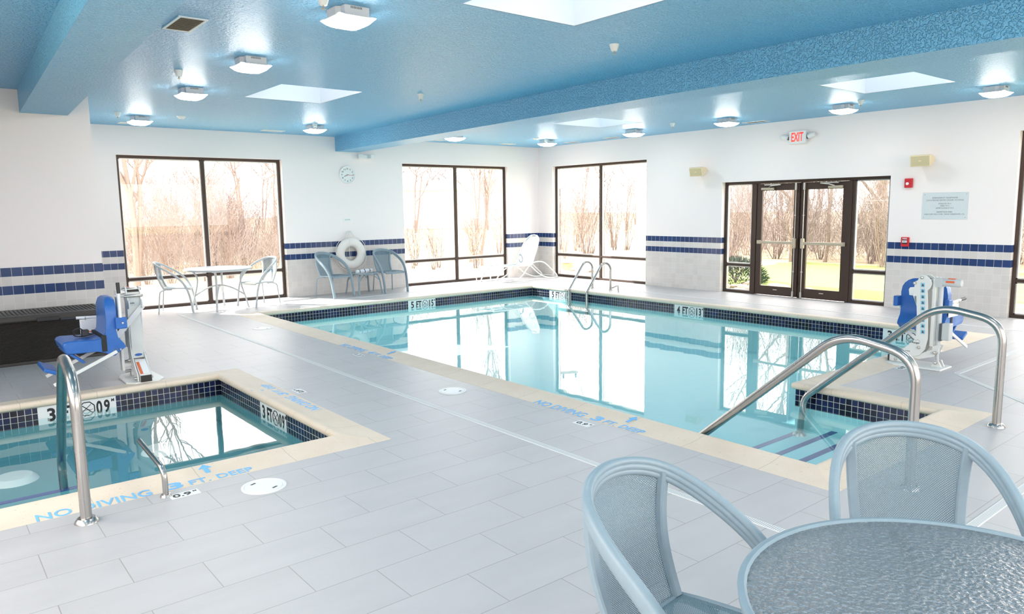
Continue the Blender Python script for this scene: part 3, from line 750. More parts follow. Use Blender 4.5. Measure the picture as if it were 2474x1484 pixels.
def face(t, x, y, ang):  # ang: direction the chair faces (degrees from +x)
    t.location = (x, y, 0); t.rotation_euler = (0, 0, R(ang - 90)); return t
c0 = chair('blue grey mesh armchair in the right foreground, behind the glass table')
face(c0, -9.817, -13.147, 217)
def place_chair(x, y, ang, label): return dup(c0, (x, y, 0), R(ang - 90), label)
place_chair(-10.655, -12.86, -84, 'blue grey mesh armchair in the foreground left of the glass table')
place_chair(-5.92, -.60, -70, 'grey mesh armchair against the tiled wall left of the towel table')
place_chair(-4.64, -.55, -88, 'grey mesh armchair against the tiled wall right of the towel table')
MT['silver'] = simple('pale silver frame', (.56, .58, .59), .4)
c1 = chair('sunlit mesh armchair by the left window, left of the white round table', None, .72, 'silver'); face(c1, -8.86, -.66, -22)
dup(c1, (-7.47, -.74, 0), R(196 - 90), 'sunlit mesh armchair by the left window, right of the white round table')
# ------------------------------------------------------------------ round tables
def round_table(label, x, y, rot, group=None, fm='chair'):
    t = thing('round_patio_table', label, 'table', (x, y, 0), rot, group); r = .56
    m = MB(); m.sweep(circ((0, 0, .705), r - .012, 64), [(.015, .012), (.018, .006), (.018, -.005), (.012, -.012), (-.014, -.012), (-.019, -.005), (-.016, .0), (-.006, .009)], closed=True, up=(0, 0, 1)); obj('rim', m, fm, t, smooth=True)
    m = MB(); m.lathe([(0, .716), (r - .016, .716), (r - .016, .708), (0, .708)], (0, 0, 0), 64); obj('glass_top', m, 'tableglass', t, smooth=True)
    LP = [(.018, .008), (.018, -.008), (.010, -.013), (-.010, -.013), (-.018, -.008), (-.018, .008), (-.010, .013), (.010, .013)]
    for k in range(4):
        a = R(45 + 90 * k); d = Vector((math.cos(a), math.sin(a), 0)); sd = Vector((-d.y, d.x, 0))
        P = crom([d * .50 + Vector((0, 0, .69)), d * .42 + Vector((0, 0, .66)), d * .36 + Vector((0, 0, .56)), d * .37 + Vector((0, 0, .40)), d * .43 + Vector((0, 0, .18)), d * .47], 5)
        m = MB(); m.sweep(P, LP, up=tuple(sd)); obj('leg', m, fm, t, smooth=True)
    for k in range(2):
        a = R(45 + 90 * k); d = Vector((math.cos(a), math.sin(a), 0)); sd = (-d.y, d.x, 0)
        P = crom([d * -.41 + Vector((0, 0, .24)), d * -.22 + Vector((0, 0, .36)), Vector((0, 0, .40 + .02 * k)), d * .22 + Vector((0, 0, .36)), d * .41 + Vector((0, 0, .24))], 5)
        m = MB(); m.sweep(P, LP, up=sd); obj('arched_brace', m, fm, t, smooth=True)
    return t
t0 = round_table('round patio table with hammered glass top in the right foreground', -10.46, -13.52, 0)
round_table('pale round patio table between two sunlit chairs by the left window', -8.17, -.745, R(20), None, 'silver')
# side table with towels
t = thing('side_table', 'small square grey side table between two chairs against the tiled wall', 'side table', (-5.21, -.50, 0), R(2))
LP = [(.018, .008), (.018, -.008), (.010, -.013), (-.010, -.013), (-.018, -.008), (-.018, .008), (-.010, .013), (.010, .013)]
m = MB(); a = .235; m.sweep(fillet([(-a, 0, .425), (-a, -a, .425), (a, -a, .425), (a, a, .425), (-a, a, .425), (-a, .01, .425)], .04, 4), [(.012, .014), (.012, -.014), (-.012, -.014), (-.012, .014)], closed=True, up=(0, 0, 1)); obj('rim', m, 'chair', t, smooth=True)
m = MB(); m.box(-a + .01, a - .01, -a + .01, a - .01, .424, .431); obj('glass_top', m, 'tableglass', t)
for sx in (-1, 1):
    for sy in (-1, 1):
        m = MB(); m.sweep(crom([(sx * .14, sy * .14, .415), (sx * .20, sy * .20, .385), (sx * .235, sy * .235, .28), (sx * .25, sy * .25, .14), (sx * .27, sy * .27, 0)], 5), LP, up=(sx, -sy, 0)); obj('leg', m, 'chair', t, smooth=True)
for sy in (-1, 1):
    m = MB(); m.sweep(crom([(-.24, sy * .235, .27), (-.12, sy * .21, .37), (0, sy * .20, .40), (.12, sy * .21, .37), (.24, sy * .235, .27)], 5), [(.008, .008), (.008, -.008), (-.008, -.008), (-.008, .008)], up=(0, 0, 1)); obj('arched_brace', m, 'chair', t, smooth=True)
def towel(x, y, ang, label):
    t = thing('rolled_towel', label, 'towel', (x, y, .431), R(ang)); r = .036; m = MB(); prof = []
    pts = []
    for k in range(64):
        a = k / 64 * 5 * math.pi; rr = r * (.25 + .75 * k / 63); pts.append((rr * math.cos(a), rr * math.sin(a) + r))
    m.lathe([(0, -.13), (r * .6, -.132), (r * .93, -.125), (r, -.11), (r * 1.02, 0), (r, .11), (r * .93, .125), (r * .6, .132), (0, .13)], (0, 0, r * .98), 20, 'x'); obj('roll', m, 'towel', t, smooth=True)
    for s in (-.06, .06):
        m = MB(); m.lathe([(r * 1.0, s - .008), (r * 1.05, s - .008), (r * 1.05, s + .008), (r * 1.0, s + .008)], (0, 0, r * .98), 20, 'x'); obj('stripe', m, 'navy', t, smooth=True)
    m = MB(); m.box(-.13, .13, -.028, .05, 0, .010); obj('loose_edge', m, 'towel', t, bevel=.004)
    return t
towel(-5.30, -.60, 6, 'rolled white towel with navy stripes on the near side of the side table')
towel(-5.12, -.47, 4, 'rolled white towel with navy stripes on the far side of the side table')
# ------------------------------------------------------------------ chaise lounge
t = thing('chaise_lounge', 'white framed chaise lounge with raised sling back in the far corner', 'lounge chair', (-1.12, -.60, 0), 0)
hw = .27
def sl(pts, name):
    m = MB(); P = [Vector(p) for p in pts]; n = len(P) - 1
    def fn(u, v):
        i = min(int(v * n), n - 1); f = v * n - i; q = P[i].lerp(P[i + 1], f); return Vector((q.x, (u * 2 - 1) * q.y, q.z - .015 * (1 - (u * 2 - 1) ** 2)))
    m.grid(fn, 6, 3 * n); o = obj(name, m, 'sling', t, smooth=True, angle=0); uvl = o.data.uv_layers.new(name='UVMap')
    for p in o.data.polygons:
        for li in p.loop_indices:
            v = o.data.vertices[o.data.loops[li].vertex_index].co; uvl.data[li].uv = (v.y, v.x + v.z)
    return o
sl([(-1.02, hw, .36), (-.5, hw, .355), (.1, hw, .345)], 'seat')
bk = [(.10, .27, .345), (.20, .275, .55), (.32, .26, .80), (.40, .21, .95), (.44, .12, 1.03)]
sl(bk, 'backrest')
for s in (-1, 1):
    m = MB(); m.tube(crom([(-1.04, s * hw, .355), (-.5, s * hw, .36), (.06, s * hw, .35), (.16, s * hw, .40)], 4), .013, 8); obj('seat_rail', m, 'powder', t, smooth=True)
    m = MB(); m.tube(crom([(.02, s * .29, .32), (.14, s * .285, .42), (.20, s * .285, .56), (.17, s * .285, .62), (.08, s * .285, .62), (.03, s * .285, .56), (.07, s * .285, .50), (.12, s * .285, .52)], 5), .014, 8); obj('scroll_arm', m, 'powder', t, smooth=True)
    m = MB(); m.tube(crom([(-1.0, s * hw, .35), (-1.09, s * .27, .27), (-1.10, s * .27, .08), (-1.07, s * .27, .0)], 5), .013, 8); obj('leg', m, 'powder', t, smooth=True)
    m = MB(); m.tube(crom([(-.65, s * .28, .33), (-.83, s * .28, .22), (-.96, s * .28, .014), (-.7, s * .28, .012), (-.42, s * .28, .022), (-.18, s * .28, .12), (.02, s * .28, .32), (.22, s * .28, .42), (.5, s * .28, .40), (.75, s * .28, .22), (.93, s * .28, .06), (.86, s * .28, .015), (.62, s * .28, .03), (.35, s * .28, .14), (.1, s * .28, .33)], 5), .015, 8); obj('looped_leg', m, 'powder', t, smooth=True)
m = MB(); m.tube(crom([(bk[0][0], .27, .345), (.20, .285, .55), (.32, .27, .80), (.405, .21, .955), (.445, .10, 1.035), (.445, -.10, 1.035), (.405, -.21, .955), (.32, -.27, .80), (.20, -.285, .55), (bk[0][0], -.27, .345)], 5), .014, 8); obj('back_frame', m, 'powder', t, smooth=True)
for x in (-1.03, -.45, .09, .93):
    z = .35 if x < .5 else .05
    m = MB(); m.tube([(x, -.275, z), (x, .275, z)], .011, 8); obj('cross_bar', m, 'powder', t, smooth=True)
# ------------------------------------------------------------------ pool lifts
def lift(label, x, y, rot):
    """local frame: water toward -y, seat on the -x side facing -x"""
    t = thing('pool_lift', label, 'pool lift', (x, y, 0), rot)
    # t-coordinate along +y (away from water)
    m = MB(); m.prism([(-.17, -.22), (-.10, -.30), (.12, -.30), (.19, -.20), (.17, .26), (-.12, .26), (-.17, .12)], 'z', 0, .018)
    obj('base_plate', m, 'powder', t, bevel=.006)
    plate = [(-.275, .02), (-.255, .09), (-.20, .125), (-.12, .20), (-.06, .26), (-.035, .33), (-.03, .42), (-.055, .735), (-.125, .741), (-.133, .80), (-.12, .822), (-.08, .828), (-.077, .885), (-.05, .90), (-.035, .94), (-.006, .962), (.03, .955), (.075, .915), (.088, .87), (.075, .83), (.048, .80), (.06, .66), (.075, .42), (.08, .30), (.06, .19), (.01, .12), (-.09, .085), (-.13, .02)]
    for x0 in (.052, -.070):
        m = MB(); m.prism(plate, 'x', x0, x0 + .012); obj('side_plate', m, 'powder', t, bevel=.002)
    m = MB(); m.box(-.058, .052, -.045, -.012, .22, .905); m.box(-.058, .052, -.05, .05, .895, .905); obj('mast_column', m, 'powder', t, bevel=.004)
    m = MB(); m.box(-.058, .052, -.05, .03, .905, .918); obj('mast_cap', m, 'black', t)
    m = MB(); m.box(-.054, .050, -.0465, -.045, .76, .88); obj('column_label', m, 'signplate', t)
    tx = text_mb('wyle', .04, None, .0006, .02); xf(tx, basis((-.02, -.0475, .79), (1, 0, 0), (0, 0, 1), (0, -1, 0))); obj('column_lettering', tx, 'ink', t)
    m = MB(); m.box(-.052, .05, -.30, -.09, .018, .085); m.v = [(a, b, c_ + (.13 * (b + .30) / .21 if c_ > .05 else 0)) for a, b, c_ in m.v]; obj('battery_box', m, 'powder', t, bevel=.006)
    m = MB(); m.box(-.052, .05, -.315, -.30, .018, .082); obj('battery_cap', m, 'black', t)
    for x0, x1, mm in ((-.045, -.022, 'orange'), (-.018, .042, 'white')):
        m = MB(); m.add([(x0, -.285, .096), (x1, -.285, .096), (x1, -.13, .192), (x0, -.13, .192), (x0, -.285, .0985), (x1, -.285, .0985), (x1, -.13, .1945), (x0, -.13, .1945)], [(4, 5, 6, 7), (0, 4, 7, 3), (1, 2, 6, 5), (0, 1, 5, 4)]); obj('warning_label', m, mm, t)
    m = MB(); m.lathe([(0, 0), (.04, 0)], (0, 0, 0), 20); m.v = [(a, b * .45, c_) for a, b, c_ in m.v]
    m = MB(); m.lathe([(0, 0), (.03, 0), (.03, .001), (0, .001)], (0, 0, 0), 20, 'y'); m.v = [(a * 1.2, b - .0475, c_ * .45 + .255) for a, b, c_ in m.v]; obj('oval_badge', m, 'blue', t)
    # rear actuator
    m = MB(); m.box(-.03, .03, .085, .118, .22, .925); obj('rear_mast', m, 'powder', t, bevel=.004)
    m = MB(); m.tube([(0, .155, .15), (0, .155, .86)], .024, 16); m.tube([(0, .165, .05), (0, .157, .15)], .015, 12); obj('actuator', m, 'lgrey', t, smooth=True)
    m = MB(); m.box(-.04, .04, .115, .175, .84, .93); m.lathe([(0, .16), (.042, .16), (.042, .33), (.034, .345), (0, .345)], (0, 0, .89), 20, 'y'); mo = obj('motor', m, 'lgrey', t, smooth=True)
    for sgn in (-1, 1):
        m = MB(); m.box(-.02, .02, .22, .29, .925, .934) if sgn > 0 else m.box(-.0435, -.040, .22, .29, .888, .905); obj('motor_label', m, 'orange', mo)
    m = MB(); m.box(.0405, .043, .21, .29, .89, .91); obj('motor_label', m, 'orange', mo)
    m = MB(); m.box(-.045, .045, .175, .20, .29, .47); obj('controller_back', m, 'darkgrey', t, bevel=.004)
    m = MB(); m.box(-.05, .05, .20, .275, .30, .475); obj('controller', m, 'lgrey', t, bevel=.01)
    for x0 in (.03, -.042):
        m = MB(); m.prism([(-.20, .10), (.0, .075), (.14, .12), (.18, .18), (.20, .24), (.15, .24), (.12, .19), (.0, .13), (-.2, .15)], 'x', x0, x0 + .012); obj('link_arm', m, 'powder', t)
        m = MB(); m.prism([(.12, .018), (.22, .018), (.19, .08), (.15, .08)], 'x', x0, x0 + .012); obj('pivot_bracket', m, 'powder', t)
    for yy, zz in ((-.008, .93), (-.075, .868), (-.225, .045), (.165, .06), (.155, .165), (.0, .20)):
        b = MB(); b.lathe([(0, .082), (.012, .08), (.016, .072), (.016, -.086), (.012, -.094), (0, -.096)], (0, yy, zz), 12, 'x'); obj('pivot_bolt', b, 'alum', t, smooth=True)
    # pictogram strip on the +x side plate
    m = MB(); m.add([(.0655, -.022, .885), (.0655, .022, .885), (.0655, .052, .34), (.0655, .004, .34)], [(0, 3, 2, 1)]); m.v = m.v
    m2 = MB(); m2.prism([(-.022, .885), (.022, .885), (.052, .34), (.004, .34)], 'x', .0645, .0652); st_ = obj('instruction_strip', m2, 'signplate', t)
    random.seed(5); cyan = MB(); ot = MB()
    for k in range(9):
        f = k / 9 + .055; yc = 0 + .03 * f + .0; z = .885 - .545 * f; cyan.box(.0652, .0658, yc - .018, yc + .022, z - .020, z + .018) if k != 0 else cyan.box(.0652, .0658, yc - .018, yc + .02, z - .02, z + .02)
        ot.box(.0658, .0662, yc - .008, yc + .012, z - .014, z + .004); ot.lathe([(0, .0658), (.005, .0658), (.005, .0663), (0, .0663)], (0, yc, z + .009), 8, 'x')
    g_ = NG('cyan pictogram') if 'cyan' not in MT else None
    if g_: MT['cyan'] = g_.done(g_.bsdf((.22, .55, .72), .5))
    obj('pictogram_panel', cyan, 'cyan', st_); obj('pictogram_figure', ot, 'darkgrey', st_)
    for s, w, yy, zz in (('Ranger', .075, -.03, .245), ('Creek Products', .09, -.13, .15)):
        tx = text_mb(s, w, None, .0005, .01); xf(tx, basis((.0648, yy, zz), (0, 1, 0), (0, 0, 1), (1, 0, 0))); obj('side_lettering', tx, 'ink', t)
    m = MB(); m.tube([(.065, -.07, .262), (.065, -.045, .28), (.065, -.03, .27), (.065, -.015, .285), (.065, .01, .262)], .001, 4); obj('side_logo', m, 'ink', t)
    # diagonal strap and arms to the seat
    m = MB(); m.sweep([(.07, -.075, .76), (-.20, -.085, .46)], [(.026, .0015), (.026, -.0015), (-.026, -.0015), (-.026, .0015)], up=(.8, 0, -.55)); m.v = m.v; obj('diagonal_strap', m, 'white', t)
    m = MB(); m.tube([(-.06, .0, .868), (-.17, .0, .868)], .016, 12); m.box(-.15, -.07, -.02, .10, .895, .925); m.box(-.155, -.13, -.03, .06, .10, .93); m.box(-.13, -.06, -.02, .02, .14, .17); obj('swing_arm', m, 'powder', t, bevel=.003)
    # seat shell: side silhouette in x-z, lofted over y with rounded shoulders
    y0, y1 = -.33, .14
    def sx(p): return (.952 * p[0] - .083, .952 * p[1] + .081)
    sil = [sx(p) for p in [(-.185, .853), (-.215, .85), (-.238, .82), (-.248, .77), (-.25, .60), (-.262, .50), (-.30, .452), (-.36, .437), (-.60, .447), (-.635, .438), (-.65, .415), (-.635, .355), (-.60, .335), (-.35, .325), (-.27, .30), (-.22, .265), (-.19, .262), (-.16, .29), (-.085, .34), (-.10, .375), (-.15, .44), (-.163, .52), (-.155, .62), (-.152, .70), (-.15, .77), (-.15, .83), (-.16, .85)]]
    m = MB(); k = len(sil); ysl = [0, .012, .035, .07, .11, .15, .235, .32, .36, .40, .435, .458, .47]; rr = .15; top = max(p[1] for p in sil)
    for q, yy in enumerate(ysl):
        d = min(yy, .47 - yy); zm = top - rr + math.sqrt(max(0, rr * rr - max(0, rr - d) ** 2)); ins = .014 if q in (0, len(ysl) - 1) else 0
        cx_ = sum(p[0] for p in sil) / k
        for a, b in sil:
            a2 = a + (.014 if a < -.45 else 0) * (1 if ins else 0); m.v.append((a2, y0 + yy, min(b, zm) - (.008 if ins else 0)))
    for q in range(len(ysl) - 1):
        for j in range(k): m.f.append((q * k + j, q * k + (j + 1) % k, (q + 1) * k + (j + 1) % k, (q + 1) * k + j)); m.mi.append(0)
    m.f += [tuple(range(k))[::-1], tuple((len(ysl) - 1) * k + j for j in range(k))]; m.mi += [0, 0]
    obj('seat_shell', m, 'blue', t, smooth=True, angle=45)
    m = MB(); m.box(-.67, -.36, y0 + .03, y1 - .03, .375, .41); obj('seat_skirt', m, 'blue', t, bevel=.01)
    for yy in (y0 - .045, y1):
        m = MB(); m.box(-.245, -.145, yy, yy + .045, .585, .695); obj('arm_block', m, 'blue', t, bevel=.008)
        m = MB(); m.lathe([(0, yy - .004), (.009, yy - .003), (.009, yy + .03)], (-.185, 0, .64), 12, 'y'); obj('arm_pivot', m, 'alum', t, smooth=True)
    # near arm raised, far arm lowered
    m = MB(); m.tube([(-.195, y0 - .022, .69), (-.195, y0 - .022, .93)], .014, 12); ar = obj('arm_rest', m, 'white', t, smooth=True)
    m = MB(); m.tube([(-.195, y0 - .022, .93), (-.197, y0 - .022, 1.035)], .017, 12); obj('arm_grip', m, 'black', ar, smooth=True)
    m = MB(); m.tube([(-.235, y1 + .022, .655), (-.50, y1 + .022, .665)], .015, 12); ar = obj('arm_rest', m, 'white', t, smooth=True)
    m = MB(); m.tube([(-.50, y1 + .022, .665), (-.63, y1 + .022, .668)], .016, 12); obj('arm_grip', m, 'black', ar, smooth=True)
    m = MB(); m.box(-.47, -.22, y1 + .018, y1 + .021, .50, .645); ic = obj('instruction_card', m, 'white', t)
    lines = MB()
    for k in range(6): lines.box(-.455, -.24 - .02 * (k % 3), y1 + .0172, y1 + .018, .625 - .015 * k, .629 - .015 * k)
    obj('card_text', lines, 'lgrey', ic)
    lines = MB(); lines.box(-.45, -.24, y1 + .017, y1 + .018, .512, .522); obj('card_warning', lines, 'orange', ic)
    for xx in (-.42, -.27):
        m = MB(); m.tube(circ((xx, y1 + .022, .655), .02, 10, 'x'), .0015, 4, closed=True); obj('card_tie', m, 'black', ic)
    m = MB(); m.box(-.10, .10, y0 + .04, y1 - .04, -.012, .012, Matrix.Translation((-.60, 0, .345)) @ Matrix.Rotation(R(40), 4, 'Y')); obj('calf_plate', m, 'blue', t, bevel=.006)
    m = MB(); m.box(-.07, .07, y0 + .01, y1 - .01, -.018, .018, Matrix.Translation((-.80, 0, .235)) @ Matrix.Rotation(R(25), 4, 'Y')); obj('foot_plate', m, 'blue', t, bevel=.01)
    for yy in (y0 - .012, y1 + .012):
        m = MB(); m.sweep([(-.25, yy, .365), (-.80, yy, .115)], [(.015, .008), (.015, -.008), (-.015, -.008), (-.015, .008)], up=(0, 0, 1)); obj('footrest_arm', m, 'white', t)
    # belt
    m = MB(); m.sweep([(-.345, -.05, .53), (-.43, -.05, .512), (-.51, -.1, .512), (-.57, -.14, .53), (-.58, -.14, .58), (-.52, -.12, .60), (-.46, -.1, .55), (-.43, -.05, .53)], [(.022, .003), (.022, -.003), (-.022, -.003), (-.022, .003)], up=(0, 1, 0)); sb_ = obj('seat_belt', m, 'webbing', t)
    m = MB(); m.box(-.375, -.33, y0 - .006, y1 + .006, .375, .535); obj('belt_strap', m, 'webbing', t, bevel=.003)
    m = MB(); m.box(-.50, -.44, -.13, -.06, .515, .575); obj('buckle', m, 'black', sb_, bevel=.006)
    m = MB(); m.tube(circ((-.26, y0 - .008, .375), .018, 16, 'y'), .002, 5, closed=True); m.lathe([(0, -.012), (.008, -.012), (.008, 0)], (-.215, y0, .38), 10, 'y'); obj('ring_pin', m, 'alum', t, smooth=True)
    return t
L1 = lift('blue seat pool lift on white mast standing behind the hot tub', -10.635, -5.82, 0)
L2 = dup(L1, (-4.245, -10.90, 0), math.pi, 'blue seat pool lift seen from behind, near the right pool corner')
for ch in L2.children:      # this lift's water-side arm is swung down and forward
    if ch.name.startswith('arm_rest') and min(v.co.y for v in ch.data.vertices) < -.2:
        pv = Vector((-.195, 0, .64)); rm = Matrix.Rotation(R(-128), 3, 'Y'); ch.rotation_euler = (0, R(-128), 0); ch.location = pv - rm @ pv
# ------------------------------------------------------------------ storage box
t = thing('storage_box', 'long dark brown resin wicker storage box by the tiled pier', 'storage box', (-11.55, -3.83, 0))
m = MB(); m.box(-.95, .93, -.33, .33, .0, .49); obj('body', m, 'wicker', t, bevel=.01)
m = MB(); m.box(-.97, .95, -.35, .36, .0, .035); obj('base_rim', m, 'boxlid', t, bevel=.006)
m = MB(); m.box(-.98, .96, -.37, .37, .49, .565); obj('lid', m, 'boxlid', t, bevel=.02)
m = MB()
for k in range(46):
    x = -.94 + k * .041; m.sweep([(x, -.30, .556), (x, -.22, .568), (x, .22, .571), (x, .32, .558)], [(.004, .012), (.008, 0), (.004, -.012), (-.01, -.014), (-.01, .014)], up=(0, 0, 1))
o = obj('lid_ribs', m, 'boxlid', t)
m = MB(); m.box(-.0 + .24, .46, -.385, -.365, .485, .53); obj('latch_notch', m, 'black', t, bevel=.005)
# ------------------------------------------------------------------ wall items
t = thing('wall_clock', 'round white wall clock between the two back windows', 'clock', (-5.235, -.0, 2.42))
m = MB(); m.lathe([(0, -.03), (.155, -.03), (.16, -.045), (.175, -.048), (.182, -.03), (.18, 0)], (0, 0, 0), 40, 'y'); obj('case', m, 'clockface', t, smooth=True)
for k in range(1, 13):
    a = R(90 - 30 * k); tx = text_mb(str(k), .036 if k > 9 else (.008 if k == 1 else .02), .032, .0008, .01); xf(tx, basis((.125 * math.cos(a), -.0315, .125 * math.sin(a)), (1, 0, 0), (0, 0, 1), (0, -1, 0))); obj('numeral', tx, 'ink', t)
for a, L, w, mm, nm in ((R(205), .085, .008, 'ink', 'hour_hand'), (R(-6), .13, .006, 'red', 'minute_hand')):
    m = MB(); m.box(-.015, L, -.036, -.034, -w / 2, w / 2, Matrix.Rotation(-a, 4, 'Y')); obj(nm, m, mm, t)
def sign(name, label, M, w, h, lines, cat='sign', plate='signplate'):
    t = thing(name, label, cat, tuple(M.translation)); Mi = M.copy(); Mi.translation = (0, 0, 0)
    m = MB(); m.box(-w / 2, w / 2, -h / 2, h / 2, 0, .006, Mi); obj('plate', m, plate, t, bevel=.002)
    for s, yy, ww, hh in lines: obj('lettering', xf(text_mb(s, ww, hh, .0008, 0.0), Mi @ Matrix.Translation((0, yy, .007))), 'signink', t)
    return t, Mi
sign('wall_sign', 'small white LIFE RING sign above the ring buoy', onA(-5.265, 0, 1.505), .19, .085, [('LIFE RING', 0, .12, .022)], plate='clockface')
t, Mi = sign('wall_sign', 'pale grey emergency telephone notice plate on the right wall', onB(0, -9.44, 1.64), .65, .41,
    [('EMERGENCY TELEPHONE', .125, .36, .022), ('LOCATED BY ENTRY DOOR TO POOL', .088, .53, .022), ('POLICE 911', .035, .17, .020), ('FIRE 911', .002, .12, .020), ('AMBULANCE 911', -.032, .25, .020), ('HAMPTON INN', -.09, .22, .022), ('1000 FAR HILLS DR., NEW FREEDOM, PA', -.127, .57, .022)])
for a in (-1, 1):
    for b in (-1, 1):
        m = MB(); m.lathe([(0, .009), (.006, .008), (.007, .006)], (0, 0, 0), 10); m.v = [tuple(Mi @ (Vector(q) + Vector((a * .295, b * .175, 0)))) for q in m.v]; obj('screw', m, 'alum', t)
# life ring
t = thing('life_ring', 'off-white ring buoy with rope hanging on the tiled wall', 'life ring', (-5.275, -.112, .81))
m = MB(); R0, r0 = .235, .092
vs = []; fs = []; N, K = 48, 16
for i in range(N):
    a = 2 * math.pi * i / N
    for k in range(K):
        b = 2 * math.pi * k / K; rr = R0 + r0 * math.cos(b); vs.append((rr * math.cos(a), .062 * math.sin(b), rr * math.sin(a)))
for i in range(N):
    for k in range(K): fs.append((i * K + k, i * K + (k + 1) % K, ((i + 1) % N) * K + (k + 1) % K, ((i + 1) % N) * K + k))
m.add(vs, fs); obj('ring', m, 'foam', t, smooth=True, angle=0)
m = MB(); P = []
for i in range(97):
    a = 2 * math.pi * i / 96 + R(45); P.append(((.332 + .030 * abs(math.sin(2 * a)) ** .7 * 1) * math.cos(a + R(0)), -.01, (.332 + .03 * abs(math.sin(2 * (a))) ** .7) * math.sin(a)))
m.tube(P, .006, 6); obj('grab_rope', m, 'rope', t, smooth=True)
m = MB()
for k in range(3): m.tube(crom([(-.02 + .02 * k, -.02, .30), (-.07 - .03 * k, -.03, .36), (-.10 + .05 * k, -.02, .44), (-.02 + .02 * k, .0, .46), (.03 + .01 * k, -.02, .40), (.05 + .02 * k, -.03, .33)], 5), .006, 6)
m.tube(crom([(-.05, -.07, .30), (-.07, -.08, .1), (-.055, -.07, -.1)], 5), .005, 6)
m.tube(crom([(.30, -.05, -.02), (.33, -.04, -.14), (.27, -.04, -.24), (.22, -.05, -.2)], 5), .006, 6)
obj('rope_coil', m, 'rope', t, smooth=True)
m = MB(); m.tube([(0, .105, .42), (0, .03, .42), (0, .0, .44)], .008, 8); m.box(-.03, .03, .095, .105, .36, .46); m.v = m.v; obj('hook', m, 'white', t)
m = MB()
for a in (45, 135, 225, 315): m.box(-.02, .02, -.064, .064, R0 - .094, R0 + .094, Matrix.Rotation(R(a), 4, 'Y')) if False else None
# exit sign with emergency heads
t = thing('exit_sign', 'red and white EXIT sign with two lamp heads above the doors', 'exit sign', (0, -7.0, 2.86))
m = MB(); m.box(-.075, 0, -.16, .16, -.105, .12); obj('housing', m, 'white', t, bevel=.01)
obj('exit_letters', xf(text_mb('EXIT', .225, .155, .001, .02), basis((-.0765, .0, .01), (0, -1, 0), (0, 0, 1), (-1, 0, 0))), 'exitred', t)
for s in (-1, 1):
    m = MB(); m.box(-.05, -.02, *sorted((s * .155, s * .20)), -.03, .03); obj('lamp_arm', m, 'darkgrey', t)
    m = MB(); m.lathe([(0, 0), (.035, .002), (.045, .02), (.045, .10), (.03, .125), (0, .13)], (0, 0, 0), 16); xf(m, Matrix.Translation((-.05, s * .19, 0)) @ Matrix.Rotation(R(-s * 68), 4, 'X')); obj('lamp_head', m, 'white', t, smooth=True)
t = thing('emergency_light', 'white twin emergency light under the beam on the back wall', 'emergency light', (-4.83, 0, 2.80))
m = MB(); m.box(-.13, .13, -.07, .002, -.05, .04); obj('housing', m, 'white', t, bevel=.01)
for s in (-1, 1):
    m = MB(); m.box(-.05, .05, -.05, .02, -.04, .045, Matrix.Translation((s * .12, -.09, 0)) @ Matrix.Rotation(R(s * 18), 4, 'Z')); obj('lamp_head', m, 'white', t, bevel=.008)
# speakers
def speaker(y, z, label, yaw, pitch, s=1.0):
    t = thing('wall_speaker', label, 'speaker', (0, y, z)); M = Matrix.Translation((-.20, 0, 0)) @ Matrix.Rotation(R(yaw), 4, 'Z') @ Matrix.Rotation(R(pitch), 4, 'Y') @ Matrix.Scale(s, 4)
    # cabinet: front face towards local -x
    m = MB(); m.prism([(-.10, -.085), (-.10, .085), (-.05, .088), (.085, .04), (.10, .0), (.085, -.04), (-.05, -.088)], 'y', -.145, .145)
    xf(m, M); obj('cabinet', m, 'cream', t, bevel=.008)
    m = MB(); m.box(-.105, -.098, -.13, .13, -.072, .072); xf(m, M); obj('grille', m, 'creamgrille', t, bevel=.004)
    m = MB(); m.box(-.108, -.105, -.018, .018, -.006, .006); xf(m, M); obj('badge', m, 'cream', t)
    m = MB(); m.tube([(-.15, -.115, .0), (-.08, -.125, .01), (-.015, -.06, .01), (0, 0, .01)], .013, 8); m.lathe([(0, -.02), (.035, -.02), (.035, 0)], (0, 0, .01), 16, 'x'); obj('bracket', m, 'cream', t, smooth=True)
speaker(-5.0, 2.37, 'smaller looking cream wall speaker left of the glass doors', 4, -14)
speaker(-9.16, 2.34, 'larger looking cream wall speaker right of the doors above the red alarm', 2, -8)
# fire alarm items
t = thing('fire_alarm_strobe', 'square red fire alarm strobe right of the doors, high on wall', 'fire alarm', (0, -8.90, 2.005))
m = MB(); m.box(-.045, .002, -.06, .06, -.075, .075); obj('housing', m, 'red', t, bevel=.012)
m = MB(); m.lathe([(0, -.065), (.018, -.062), (.024, -.05), (.024, -.04)], (0, .01, -.01), 16, 'x'); obj('strobe_lens', m, 'clockface', t, smooth=True)
t = thing('fire_pull_station', 'red fire pull station at the top tile band right of the doors', 'fire alarm', (0, -8.895, 1.078))
m = MB(); m.box(-.035, .002, -.06, .06, -.074, .074); obj('housing', m, 'red', t, bevel=.006)
m = MB(); m.box(-.05, -.034, -.035, .035, -.012, .022); obj('pull_handle', m, 'white', t, bevel=.003)
obj('fire_lettering', xf(text_mb('FIRE', .07, .022, .0008, .02), basis((-.036, 0, .05), (0, -1, 0), (0, 0, 1), (-1, 0, 0))), 'white', t)
m = MB(); m.box(-.037, -.034, -.04, .04, .024, .036); m.box(-.037, -.034, -.04, .04, -.035, -.014); obj('dark_band', m, 'black', t)
obj('pull_lettering', xf(text_mb('PULL', .045, .012, .0008, .02), basis((-.0505, 0, .005), (0, -1, 0), (0, 0, 1), (-1, 0, 0))), 'ink', t)
